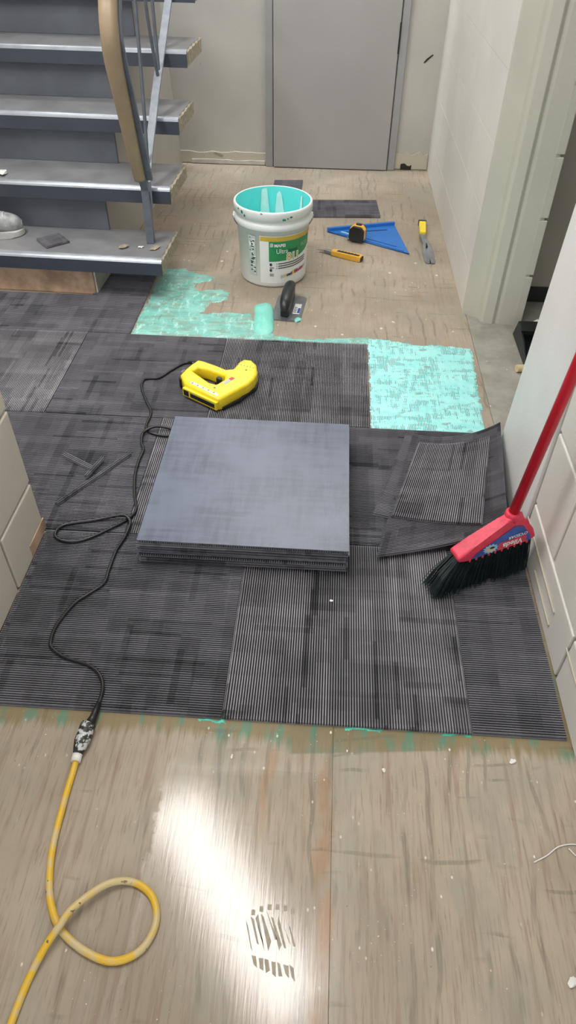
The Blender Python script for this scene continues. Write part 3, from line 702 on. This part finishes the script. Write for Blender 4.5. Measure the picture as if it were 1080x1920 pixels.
# ------------------------------------------------------------------ bucket
BX, BY = -.056, 2.052
bk = thing('adhesive_bucket', 'white plastic adhesive bucket with teal inside and green label', 'bucket', (BX, BY, .0005))
def rb(z): return .132+.012*(z/.29)
prof = [(.02, .0), (.124, .0), (.130, .005), (rb(.012), .012), (rb(.225), .225), (.1475, .227), (.152, .232), (.152, .246), (.148, .250), (.1455, .252), (.1455, .264), (.149, .266), (.1535, .269), (.1535, .292), (.1525, .298), (.148, .301), (.1445, .299)]
lathe('pail', prof, (0, 0, 0), MAT['pail'], bk)
lathe('teal_lining', [(.1445, .299), (.1435, .29), (.139, .2), (.133, .06), (.05, .055), (.001, .054)], (0, 0, 0), MAT['teal_wet'], bk)
CA = math.atan2(-.727-BY, .166-BX)           # angle that faces the camera side
def on_pail(th, z, e=.0012): a = CA+math.radians(th); r = rb(z)+e; return (r*math.cos(a), r*math.sin(a), z)
def on_lining(th, z, e): a = CA+math.radians(th); r = .1435-(.29-z)*.062-e; return (r*math.cos(a), r*math.sin(a), z)
def wrap(name, corners, mat, parent, e=.0012, n=24, fn=on_pail, th=.0):
    """corners: top edge [(deg,z)..] and bottom edge [(deg,z)..] polylines sampled over n"""
    top, bot = corners
    def samp(P, t):
        t *= len(P)-1; i = min(int(t), len(P)-2); u = t-i
        return (P[i][0]*(1-u)+P[i+1][0]*u, P[i][1]*(1-u)+P[i+1][1]*u)
    V = []; F = []
    for i in range(n+1):
        a, b = samp(top, i/n), samp(bot, i/n)
        for k in range(4): V.append(fn(a[0]+(b[0]-a[0])*k/3, a[1]+(b[1]-a[1])*k/3, e))
    for i in range(n):
        for k in range(3): F.append((i*4+k, i*4+k+1, (i+1)*4+k+1, (i+1)*4+k))
    return mesh_obj(name, V, F, mat, parent)
MMD = math.degrees(1/.142)/1000      # degrees per mm on the pail
def pail_text(s, size, th0, z0, mat, parent, e=.003, slope=0., bold=0., sx=1.):
    V, F = text_geo(s, size, 'LEFT', bold)
    return mesh_obj('lettering', [on_pail(th0+x*sx*1000*MMD, z0+y+slope*x*sx, e) for x, y in V], F, mat, parent)
lb = wrap('label', ([(-22, .21), (80, .21)], [(-22, .02), (80, .02)]), MAT['lab_white'], bk, .0008)
wrap('gold_band', ([(-21, .2075), (80, .2075)], [(-21, .190), (80, .190)]), MAT['lab_gold'], lb, .0016)
wrap('green_panel', ([(-7, .190), (75, .190)], [(-7, .110), (20, .113), (45, .120), (62, .132), (75, .150)]), MAT['lab_green'], lb, .0016, 30)
o = pail_text('MAPEI', .0165, 1.5, .169, MAT['lab_white'], lb, bold=.0006)
wrap('emblem', ([(-5, .182), (-2.5, .185), (0, .182)], [(-5, .170), (-2.5, .168), (0, .170)]), MAT['lab_grey'], lb, .0026, 6)
pail_text('Ultra', .027, 4.5, .143, MAT['lab_white'], lb, sx=.85)
pail_text('bond', .022, 25, .146, MAT['lab_dark'], lb, sx=.9)
pail_text('ECO', .020, 49, .156, MAT['lab_grey'], lb)
pail_text('811', .040, 22, .1135, MAT['lab_white'], lb, .0026, bold=.0030)
pail_text('811', .040, 22, .1135, MAT['lab_gold'], lb, .0034, bold=.0002)
for k, (s, z) in enumerate((('PREMIUM CARPET TILE', .101), ('PRESSURE SENSITIVE', .092), ('ADHESIVE LOW VOC', .083))):
    wrap('text_line', ([(8, z+.002), (35, z+.005), (62, z+.013)], [(8, z-.0015), (35, z+.0015), (62, z+.0095)]), MAT['lab_dark'], lb, .0024, 16)
    wrap('bullet', ([(5, z+.002), (6.3, z+.002)], [(5, z-.001), (6.3, z-.001)]), MAT['lab_dark'], lb, .0024, 2)
for z in (.098, .075): wrap('round_icon', ([(-6, z+.004), (-4, z+.007), (-2, z+.004)], [(-6, z-.003), (-4, z-.006), (-2, z-.003)]), MAT['lab_dark'], lb, .0024, 6)
for z in (.086, .060, .053): wrap('small_print', ([(-6, z+.001), (1, z+.001)], [(-6, z-.0015), (1, z-.0015)]), MAT['lab_dark'], lb, .0024, 4)
random.seed(4)
for k in range(15):                                # little floor-sample picture
    a = 12+k*3.6; z = .046+k*.0014; h = random.uniform(.006, .016)
    wrap('picture_tile', ([(a, z+h*.6), (a+3.4, z+h)], [(a, z-.004), (a+3.4, z-.003)]), MAT[['lab_grey', 'lab_grey', 'lab_yellow', 'lab_purple', 'lab_dark', 'lab_purple', 'lab_yellow', 'lab_red', 'lab_purple', 'lab_red', 'lab_red', 'lab_purple', 'lab_red', 'lab_grey', 'lab_grey'][k]], lb, .0024, 2)
pl = wrap('pictogram_label', ([(-43, .205), (-29, .205)], [(-43, .045), (-29, .045)]), MAT['lab_grey'], bk, .0014)
for k in range(26):
    a = random.uniform(-41, -32); z = .056+k*.0056; w = random.uniform(1.5, 6)
    if .165 < z < .178: continue
    wrap('pictogram', ([(a, z+.002), (min(a+w, -30), z+.002)], [(a, z-.0022), (min(a+w, -30), z-.0022)]), MAT['lab_dark' if k % 3 else 'lab_white'], pl, .0022, 3)
wrap('pictogram', ([(-41, .180), (-31, .180)], [(-41, .163), (-31, .163)]), MAT['lab_white'], pl, .0022, 4)
wrap('pictogram', ([(-37, .175), (-34, .175)], [(-37, .168), (-34, .168)]), MAT['lab_dark'], pl, .003, 2)
# pale wiped streaks on the lining and drips on the rim
wrap('wiped_streak', ([(199, .290), (195, .293), (190, .294)], [(204, .17), (195, .17), (185, .17)]), MAT['teal_drip'], bk, .003, 10, on_lining)
wrap('wiped_streak', ([(174, .270), (169.5, .284), (166, .272)], [(178, .17), (169, .17), (158, .17)]), MAT['teal_drip'], bk, .003, 10, on_lining)
wrap('wiped_streak', ([(128, .28), (124, .285)], [(130, .2), (122, .2)]), MAT['teal_drip'], bk, .003, 8, on_lining)
def on_rim(th, z, e): a = CA+math.radians(th); return ((.1538+e)*math.cos(a), (.1538+e)*math.sin(a), z)
for a, w, z, h in ((-52, 4, .286, .012), (-46, 3, .276, .009), (13, 5, .274, .007), (20, 2, .277, .006), (24, 4, .281, .006), (-18, 3, .296, .004), (-60, 3, .292, .006)):
    wrap('dried_drip', ([(a, z+h*.4), (a+w/2, z+h*.6), (a+w, z+h*.3)], [(a, z-h*.3), (a+w/2, z-h*.5), (a+w, z-h*.4)]), MAT['green_dry'], bk, .0006, 6, on_rim)
# wire bail hanging against the far side, with its ears
for s in (-1, 1):
    a = CA+s*math.radians(92)
    bm = bmesh.new(); bmesh.ops.create_cone(bm, cap_ends=True, segments=16, radius1=.014, radius2=.012, depth=.012)
    bmesh.ops.rotate(bm, verts=bm.verts, cent=(0, 0, 0), matrix=Matrix.Rotation(PI/2, 3, 'Y')); bmesh.ops.rotate(bm, verts=bm.verts, cent=(0, 0, 0), matrix=Matrix.Rotation(a, 3, 'Z'))
    bmesh.ops.translate(bm, verts=bm.verts, vec=(.150*math.cos(a), .150*math.sin(a), .238)); bm_obj('bail_ear', bm, MAT['pail'], bk)
pts = []
for k in range(13):
    a = CA+math.radians(92+176*k/12); s = math.sin(PI*k/12)
    pts.append((.158*math.cos(a)*(1+.03*s), .158*math.sin(a)*(1+.03*s), .238-.15*s))
tube('bail_wire', pts, .0022, MAT['steel'], bk, 4, 8)

# ------------------------------------------------------------------ trowel
tw = thing('notched_trowel', 'notched steel trowel with black handle in front of the bucket', 'trowel', (.028, 1.755, .002), -.09)
pts = []
xs = [-.052+.0052*k for k in range(21)]
for k, x in enumerate(xs[:-1]):                   # notched front edge
    pts += [(x, -.105), (x+.0026, -.105), (x+.0026, -.1015), (x+.0052, -.1015)]
plate = pts+[(.056, -.1)]+[(.056, .09), (.046, .10), (-.05, .10), (-.056, .09), (-.056, -.1)]
holed('blade', plate, [], 0, .0012, MAT['steel'], tw)
hd = sweep('handle', crom([(-.006, .098, .030), (-.006, .085, .052), (-.006, .05, .062), (-.006, .0, .060), (-.006, -.05, .052), (-.006, -.075, .040), (-.006, -.082, .028)], 6), circ(.023, 14, .021), MAT['black'], tw, side=(1, 0, 0), taper=lambda t: .55+.45*math.sin(PI*min(max(t, .06), .94)))
box('tang', -.022, .010, -.078, .088, .001, .046, MAT['black'], tw, .003, 1)
tgv = thing
box('paper_label', .019, .046, -.05, .03, .0018, .0042, MAT['lab_white'], tw, .0008, 1)
box('label_patch', .036, .0455, -.045, -.005, .0042, .0050, MAT['lab_blue'], tw, .0002, 1)
for k in range(4): box('label_line', .022, .033, -.04+.012*k, -.036+.012*k, .0042, .0048, MAT['lab_dark'], tw)
dab('adhesive_dollop', [(.058, 1.645), (.052, 1.662), (.062, 1.682), (.078, 1.676), (.076, 1.655)], .004, 'small teal blob at the front corner of the trowel blade', 6)

# ------------------------------------------------------------------ speed square, tape, knife, pry bar
A, B, C = Vector((.158, 2.51)), Vector((.47, 2.612)), Vector((.519, 2.293))
ss = thing('speed_square', 'blue plastic triangular square lying on the bare floor', 'set square', (0, 0, .0008))
def lerp3(a, b, c): return tuple(A*a+B*b+C*c)
hole1 = [lerp3(.80, .12, .08), lerp3(.14, .74, .12), lerp3(.14, .69, .17), lerp3(.78, .10, .12)]
hole2 = [lerp3(.74, .11, .15), lerp3(.13, .11, .76), lerp3(.12, .14, .74), lerp3(.72, .14, .14)]
holed('plate', [tuple(A), tuple(C), tuple(B)], [hole1, hole2], 0, .006, MAT['blue'], ss, .0008)
n = Vector((-(B-A).y, (B-A).x)).normalized()
prism('fence', [tuple(A-n*.005), tuple(B-n*.005), tuple(B+n*.009), tuple(A+n*.009)], 0, .020, MAT['blue'], ss, .0015, 2)
d = (C-A).normalized(); m = Vector((-d.y, d.x))
prism('rib', [tuple(A+d*.05+m*.004), tuple(C-d*.03+m*.004), tuple(C-d*.03+m*.010), tuple(A+d*.05+m*.010)], .006, .009, MAT['blue'], ss, .001, 1)
p = A+d*.055+m*.024
prism('printed_mark', [tuple(p), tuple(p+d*.055), tuple(p+d*.055+m*.013), tuple(p+m*.013)], .006, .0064, MAT['lab_sky'], ss)
tp = thing('tape_measure', 'yellow and black tape measure standing on the blue square', 'tape measure', (.292, 2.418, .0075), -.32)
octo = [(-.034, .012), (-.026, .0), (.030, .0), (.036, .008), (.036, .050), (.022, .064), (-.014, .066), (-.032, .050)]
fz = lambda a, b, h: (a, h, b)
prism('face_plate', octo, -.025, -.013, MAT['black'], tp, .004, 3, fz)
prism('case', [(a*1.04, b*1.04) for a, b in octo], -.013, .013, MAT['amber'], tp, .004, 3, fz)
prism('face_plate', octo, .013, .025, MAT['black'], tp, .004, 3, fz)
box('lock_button', -.008, .018, -.008, .008, .064, .073, MAT['black'], tp, .003, 2)
box('tape_hook', -.046, -.034, -.010, .010, .0, .003, MAT['steel'], tp, .0005, 1)
k0, k1 = Vector((.126, 2.292)), Vector((.314, 2.205)); ang = math.atan2((k1-k0).y, (k1-k0).x)
kn = thing('utility_knife', 'yellow utility knife with black grip strip near the bucket', 'knife', (k0.x, k0.y, .001), ang)
prism('body', [(.062, -.011), (.07, -.0145), (.19, -.0165), (.203, -.015), (.203, .015), (.19, .0165), (.07, .0145), (.062, .011)], 0, .021, MAT['amber'], kn, .003, 2)
box('grip_strip', .088, .192, -.007, .007, .0195, .0225, MAT['black'], kn, .002, 2)
for k in range(6): box('grip_ridge', .095+.015*k, .099+.015*k, -.006, .006, .022, .0238, MAT['black'], kn, .0008, 1)
box('end_cap', .200, .207, -.0135, .0135, .001, .019, MAT['black'], kn, .003, 2)
prism('nose', [(.025, -.005), (.065, -.0105), (.065, .0105), (.025, .006)], .004, .016, MAT['steel'], kn, .002, 2)
prism('blade', [(-.004, -.006), (.03, -.006), (.03, .007), (.008, .007)], .008, .0092, MAT['steel'], kn)
pb = thing('pry_bar', 'flat pry bar with yellow handle beside the right wall', 'pry bar', (.59, 2.42, .0008), .0)
path = crom([(.012, .215, .010), (.006, .10, .012), (.000, .075, .013), (-.006, .05, .022), (-.004, .0, .030), (.004, -.06, .022), (.010, -.11, .010), (.013, -.17, .003), (.014, -.215, .0025)], 6)
P = path; V = []; F = []
for i, p in enumerate(P):
    t = i/(len(P)-1); w = .012 if t < .62 else .012+.011*min(1, (t-.62)/.14)-.004*max(0, (t-.93)/.07)
    for sx, sz in ((-1, 1), (1, 1), (1, -1), (-1, -1)): V.append((p.x+sx*w, p.y, p.z+sz*.0022))
for i in range(len(P)-1):
    for j in range(4): F.append((i*4+j, (i+1)*4+j, (i+1)*4+(j+1) % 4, i*4+(j+1) % 4))
F += [(0, 1, 2, 3), tuple(len(V)-1-k for k in range(4))]
mesh_obj('bar', V, F, MAT['steel'], pb)
prism('handle_sleeve', [(-.012, .072), (.016, .072), (.026, .20), (-.006, .20)], .001, .026, MAT['yellow'], pb, .004, 2)
prism('striking_end', [(-.008, .2), (.028, .2), (.03, .222), (-.008, .222)], .0, .024, MAT['black'], pb, .003, 2)
prism('nail_slot', [(.011, -.216), (.017, -.216), (.0145, -.17)], .0015, .0056, MAT['dark_line'], pb)
prism('nail_slot', [(.002, -.09), (.010, -.09), (.0075, -.055), (.0045, -.055)], .012, .026, MAT['dark_line'], pb)

# ------------------------------------------------------------------ stapler
sg = thing('staple_gun', 'yellow electric staple gun lying on its side on the laid carpet', 'staple gun', (-.16, 1.16, HT+.0006))
sx, sy = -.16, 1.16
out = [(-.243, 1.268), (-.222, 1.262), (-.175, 1.237), (-.143, 1.217), (-.121, 1.222), (-.107, 1.266), (-.093, 1.283), (-.067, 1.280), (-.048, 1.254), (-.040, 1.206), (-.047, 1.168), (-.063, 1.136), (-.096, 1.098), (-.138, 1.048), (-.150, 1.045), (-.262, 1.122), (-.285, 1.172), (-.279, 1.196), (-.262, 1.236)]
hole = [(-.250, 1.200), (-.235, 1.222), (-.205, 1.214), (-.170, 1.194), (-.142, 1.182), (-.141, 1.158), (-.163, 1.128), (-.185, 1.136)]
loc = lambda P: [(a-sx, b-sy) for a, b in P]
holed('body', loc(out), [loc(hole)], 0.0, .046, MAT['yellow'], sg, .009)
inset = [(-.27, 1.132), (-.285, 1.172), (-.279, 1.196), (-.245, 1.16), (-.135, 1.078), (-.128, 1.060), (-.150, 1.043)]
# magazine channel along the bottom, facing the room
u0, u1 = Vector((-.268, 1.117)), Vector((-.145, 1.037)); dd = (u1-u0).normalized(); nn = Vector((dd.y, -dd.x))
def along(a, b, o): v = u0+dd*a+nn*o; return (v.x-sx, v.y-sy)
Lm = (u1-u0).length
def magbox(name, a0, a1, z0, z1, o0, o1, mat, par): 
    return prism(name, [along(a0, 0, o0), along(a1, 0, o0), along(a1, 0, o1), along(a0, 0, o1)], z0, z1, mat, par, .0012, 1)
mg = magbox('magazine', .002, Lm-.004, .008, .036, -.012, .0045, MAT['yellow'], sg)
magbox('magazine_slot', .034, Lm-.012, .014, .029, .002, .0056, MAT['black'], mg)
magbox('magazine_window', .006, .028, .012, .032, .002, .0056, MAT['black'], mg)
prism('rear_latch', [(-.13-.002, .012-.0), (-.118, .045), (-.126, .052), (-.142, .02), (-.136, .006)], .004, .038, MAT['black'], sg, .003, 2, lambda a, b, h: (a+.012, b-.012, h))
prism('rear_plate', [(-.120, .020), (-.112, .036), (-.116, .040), (-.126, .024)], .034, .049, MAT['steel'], sg, .0015, 1)
prism('name_strip', [along(.012, 0, -.030), along(.128, 0, -.026), along(.128, 0, -.016), along(.012, 0, -.020)], .0455, .0466, MAT['lab_white'], sg)
for k in range(9): prism('printed_mark', [along(.018+k*.011, 0, -.0265), along(.025+k*.011, 0, -.0262), along(.025+k*.011, 0, -.0205), along(.018+k*.011, 0, -.021)], .0466, .0470, MAT['lab_grey' if k % 2 else 'olive'], sg)
prism('rating_label', [(.014, -.026), (.042, .010), (.052, .003), (.025, -.034)], .0455, .0468, MAT['lab_grey'], sg)
prism('rating_label_red', [(.032, -.003), (.041, .009), (.051, .003), (.042, -.010)], .0468, .0472, MAT['lab_red'], sg)
prism('trigger', [(-.012, .018), (.006, .006), (.008, .022), (-.006, .030)], .012, .036, MAT['black'], sg, .003, 2)
prism('nose_plate', [(.024, -.110), (.070, -.062), (.117, .012), (.121, .046), (.113, .088), (.117, .086), (.1235, .046), (.1195, .008), (.0735, -.065), (.0275, -.1125)], .002, .013, MAT['black'], sg, .0012, 1)
for k in range(6):
    a = Vector((.052, .088))+Vector((.052, -.018))*(k/5); bm = bmesh.new(); bmesh.ops.create_cone(bm, cap_ends=True, segments=10, radius1=.0022, radius2=.0022, depth=.001)
    bmesh.ops.translate(bm, verts=bm.verts, vec=(a.x, a.y, .0462)); bm_obj('vent_hole', bm, MAT['olive'], sg)
for x, y in ((.082, .055), (-.005, -.055), (-.095, .085)):
    bm = bmesh.new(); bmesh.ops.create_cone(bm, cap_ends=True, segments=10, radius1=.0032, radius2=.0032, depth=.001)
    bmesh.ops.translate(bm, verts=bm.verts, vec=(x, y, .0462)); bm_obj('screw', bm, MAT['dark_steel'], sg)
# its black cord
R1 = .0042; Zc = HT+R1
cp = [(-.236, 1.272, .030), (-.247, 1.288, .028), (-.293, 1.312), (-.335, 1.26), (-.364, 1.214), (-.400, 1.206), (-.414, 1.192), (-.408, 1.145), (-.378, 1.075), (-.352, 1.017), (-.352, .945), (-.332, .916), (-.290, .904), (-.262, .912), (-.2605, .926), (-.285, .937, .018), (-.324, .932, .023), (-.352, .908, .016), (-.348, .865), (-.336, .833), (-.338, .78), (-.334, .715), (-.318, .64), (-.302, .587), (-.308, .555), (-.33, .528), (-.394, .472), (-.44, .455), (-.475, .465), (-.484, .487), (-.467, .515), (-.398, .536), (-.345, .548, .02), (-.318, .546, .023), (-.302, .525, .02), (-.306, .48, .014), (-.317, .432), (-.319, .37), (-.320, .328), (-.345, .295), (-.372, .262), (-.393, .20), (-.393, .155), (-.382, .135), (-.348, .115), (-.295, .10), (-.265, .078), (-.250, .045), (-.250, .0), (-.254, -.03, .012)]
cb = tube('power_cord', [p if len(p) == 3 else (p[0], p[1], Zc) for p in cp], R1, MAT['rubber'], None, 6, 10)
tag(cb, 'black power cord winding from the staple gun to the yellow cord', 'cord')
sweep('strain_relief', [(-.249, .012, .0135), (-.252, -.018, .0125), (-.256, -.04, .0125)], circ(.0085, 12), MAT['rubber'], cb, taper=lambda t: .6+.6*t)
# yellow extension cord and its socket end
R2 = .0061
ep = [(-.262, -.088, .011), (-.262, -.13), (-.262, -.182), (-.258, -.266), (-.247, -.32), (-.232, -.358), (-.206, -.392), (-.16, -.419), (-.112, -.430), (-.072, -.412), (-.056, -.372), (-.070, -.334), (-.107, -.314), (-.148, -.324, .016), (-.19, -.364, .023), (-.205, -.392, .0225), (-.222, -.425, .015), (-.236, -.47), (-.243, -.53), (-.25, -.62)]
ec = tube('extension_cord', [p if len(p) == 3 else (p[0], p[1], R2) for p in ep], R2, MAT['cord'], None, 8, 14)
tag(ec, 'yellow extension cord with one loop on the bare plywood', 'cord')
sk = sweep('socket_end', crom([(-.256, -.036, .0155), (-.257, -.042, .0155), (-.2585, -.062, .0155), (-.260, -.078, .0145), (-.2615, -.092, .0125), (-.262, -.102, .011)], 4), circ(.0155, 10, .015), MAT['plug'], ec, taper=lambda t: .78 if t < .06 else (1.0 if t < .55 else 1.0-.55*(t-.55)/.45))
sweep('tape_wrap', [(-.262, -.098, .0105), (-.262, -.112, .009)], circ(.0098, 10), MAT['crumple'], ec)

# ------------------------------------------------------------------ broom
br = thing('angle_broom', 'red angle broom with dark bristles leaning on the right wall', 'broom', (.58, .425, HT))
O0 = Vector((.487, .388)); ud = Vector((.928, .371)).normalized(); nd = Vector((ud.y, -ud.x))      # nd faces the room
def bw(u, z, n): 
    v = O0+ud*u+nd*n; return (v.x-.58, v.y-.425, z-HT)
capo = [(-.002, .112), (.002, .100), (.02, .097), (.186, .118), (.200, .124), (.188, .152), (.160, .182), (.152, .196), (.118, .196), (.105, .184), (.04, .140)]
prism('cap', capo, -.021, .021, MAT['pink'], br, .006, 3, lambda a, b, h: bw(a, b, h*(1-.45*max(0, (b-.10)/.1))))
def fr(u, z, e=.0012): return bw(u, z, .0212*(1-.45*max(0, (z-.10)/.1))+e)
lo_ = mesh_obj('label', [fr(*p) for p in ((.034, .1045), (.184, .1225), (.181, .136), (.156, .170), (.134, .174), (.045, .118))], [(0, 1, 2, 3, 4, 5)], MAT['lab_blue'], br)
mesh_obj('brand_panel', [fr(u, z, .0019) for u, z in ((.098, .1125), (.172, .121), (.170, .1425), (.100, .1345))], [(0, 1, 2, 3)], MAT['lab_red'], lo_)
def cap_text(s, size, u, z, mat, bold):
    V, F = text_geo(s, size, 'CENTER', bold)
    return mesh_obj('lettering', [fr(u-x, z-y-.11*x, .0026) for x, y in V], F, mat, lo_)
cap_text('Vileda', .0205, .135, .1335, MAT['lab_white'], .0004)
cap_text("O'CEDAR", .0115, .146, .1495, MAT['lab_white'], .0002)
star = []
for k in range(24):
    r = .017 if k % 2 else .012; a = 2*PI*k/24; star.append((.080+1.25*r*math.cos(a), .1235+.85*r*math.sin(a)))
mesh_obj('splash', [fr(u, z, .0017) for u, z in star], [tuple(range(24))], MAT['lab_sky'], lo_)
mesh_obj('picture_spot', [fr(.080+.011*math.cos(2*PI*k/14), .122+.007*math.sin(2*PI*k/14), .0023) for k in range(14)], [tuple(range(14))], MAT['tan_wood'], lo_)
mesh_obj('picture_spot', [fr(.083+.007*math.cos(2*PI*k/12), .1265+.003*math.sin(2*PI*k/12), .0028) for k in range(12)], [tuple(range(12))], MAT['dark_line'], lo_)
for k in range(10): prism('cap_tooth', [(.03+k*.016, .0945+k*.0021), (.034+k*.016, .0945+k*.0021), (.034+k*.016, .104+k*.0021), (.03+k*.016, .104+k*.0021)], .012, .0225, MAT['pink'], br, .0015, 1, lambda a, b, h: bw(a, b, h))
# bristles
random.seed(3); V = []; F = []
for k in range(1500):
    u = random.uniform(.006, .194); n0 = random.uniform(-.015, .015)
    lf = max(0, 1-u/.11); u1 = u+.006*(u-.1)/.1-lf**1.3*.062+random.uniform(-.006, .006); n1 = n0*1.9+random.uniform(-.006, .006)+lf*.012
    z1 = HT+.0015+(random.uniform(0, .006))+max(0, u1-.14)*.12
    a = Vector(bw(u, .104+max(0, u-.03)*.09, n0)); c = Vector(bw(u1, z1, n1)); mid = (a+c)/2+Vector(bw(u+(u1-u)*.62, .055, n0+(n1-n0)*.55))-Vector(bw(u+(u1-u)*.5, .055, n0+(n1-n0)*.5))
    s = Vector((ud.x, ud.y, 0))*.0011; m_ = Vector((nd.x, nd.y, 0))*.0011; b0 = len(V)
    for p, w in ((a, 1.2), (mid, 1.1), (c, .7)): V += [p+s*w, p-s*.5*w+m_*w, p-s*.5*w-m_*w]
    for q in range(2):
        for j in range(3): F.append((b0+q*3+j, b0+q*3+(j+1) % 3, b0+q*3+3+(j+1) % 3, b0+q*3+3+j))
bo = mesh_obj('bristles', V, F, MAT['bristle'], br); bo['kind'] = 'stuff'
h0 = Vector((.607, .441, .170)); h1 = Vector((.629, .415, .590)); dirv = (h1-h0).normalized(); h2 = h0+dirv*1.15
rel = lambda v: (v.x-.58, v.y-.425, v.z-HT)
sweep('handle', [rel(h0), rel(h0+dirv*.5), rel(h2)], circ(.0118, 16), MAT['red'], br)
sweep('collar', [rel(h0+dirv*.004), rel(h0+dirv*.030), rel(h0+dirv*.036)], circ(.0175, 16), MAT['pink'], br, taper=lambda t: 1 if t < .9 else .85)
sweep('handle_tip', [rel(h2), rel(h2+dirv*.03)], circ(.0125, 16), MAT['rubber'], br)

# ------------------------------------------------------------------ doorway things
dp = thing('dustpan', 'black plastic dustpan on the concrete in the right doorway', 'dustpan', (.955, 1.51, -.0035), 0)
prism('pan', [(-.095, .12), (-.098, .05), (-.09, -.12), (.12, -.12), (.12, .12)], 0, .004, MAT['black'], dp, .001, 1)
prism('side_wall', [(-.12, .002), (.12, .002), (.12, .055), (.0, .040), (-.12, .010)], 0, .006, MAT['black'], dp, .0015, 1, lambda a, b, h: (-.095-h+.01*b/.05, a, b))
prism('side_wall', [(-.12, .002), (.12, .002), (.12, .055), (.0, .040), (-.12, .010)], 0, .006, MAT['black'], dp, .0015, 1, lambda a, b, h: (.115+h, a, b))
prism('back_wall', [(-.095, .002), (.12, .002), (.12, .055), (-.085, .055)], 0, .006, MAT['black'], dp, .0015, 1, lambda a, b, h: (a, .115+h, b))
prism('hood', [(-.092, .05), (.118, .05), (.118, .118), (-.088, .118)], .050, .055, MAT['black'], dp, .0015, 1)
dw = tube('wooden_dowel', [(.822, 1.372, .0095), (.846, 1.376, .0095), (.95, 1.380, .0095)], .0125, MAT['tan_wood'], None, 3, 16)
tag(dw, 'pale cut wooden dowel lying in the right doorway', 'dowel')
crumb('crumpled_film', .955, 1.672, -.004, .022, MAT['crumple'], 'crumpled white plastic scrap behind the black dustpan', 'debris', 17, .8)
crumb('crumpled_film', .925, 1.664, -.004, .010, MAT['crumple'], 'tiny white scrap at the back left corner of the dustpan', 'debris', 19, .8)
crumb('crumpled_film', 1.00, 1.74, -.004, .020, MAT['crumple'], 'crumpled white plastic scrap farthest into the next room', 'debris', 23, .8)
# dusty boot print on the shiny plywood
MAT['dust'] = M('dry_floor_dust', rgb(168, 158, 144), .8, var=.12, scale=90)
random.seed(12)
jt = lambda: random.uniform(-.0022, .0022)
for k in range(9):
    x0, y0 = .088+.0085*k, -.345-.006*abs(k-4)*.6; L = .045-.003*abs(k-4)
    prism('dust_print', [(x0+jt(), y0+3*jt()), (x0+.0036+jt(), y0+3*jt()), (x0+.0036+L*.35, y0-L+4*jt()), (x0+L*.35, y0-L+4*jt())], .0001, .0005, MAT['dust'], floor)
for k in range(7):
    x0, y0 = .104+.010*k, -.405-.002*k
    prism('dust_print', [(x0+jt(), y0+jt()), (x0+.006+jt(), y0-.002), (x0+.009, y0-.018+2*jt()), (x0+.003, y0-.016+2*jt())], .0001, .0005, MAT['dust'], floor)
for k in range(6):
    x0, y0 = .096+.013*k, -.330-.0012*(k-3)**2
    prism('dust_print', [(x0, y0), (x0+.006, y0), (x0+.006, y0-.008), (x0, y0-.008)], .0001, .0005, MAT['dust'], floor)
# loose crumbs and a thread on the bare plywood
tag(tube('loose_thread', [(.575, -.235, .0012), (.60, -.222, .0014), (.625, -.205, .0016), (.655, -.20, .002), (.668, -.212, .0018), (.655, -.222, .0016), (.640, -.208, .003)], .0011, MAT['crumple'], None, 6, 6), 'thin white thread on the plywood by the right wall', 'thread')
for i, (x, y, s, lb_) in enumerate(((.66, -.235, .0045, 'white crumb beside the white thread on the plywood'), (.600, -.41, .006, 'white chip at the lower right corner of the plywood'), (.322, -.085, .003, 'white paint chip just in front of the striped tile'), (.57, -.05, .0045, 'white chip near the front right end of the carpet'))):
    crumb('paint_chip', x, y, .0002, s, MAT['crumple'], lb_, 'debris', 31+i, .35)
crumb('lint_speck', .215, .315, HT, .003, MAT['crumple'], 'tiny white speck on the front striped tile near the stack', 'debris', 41, .6)
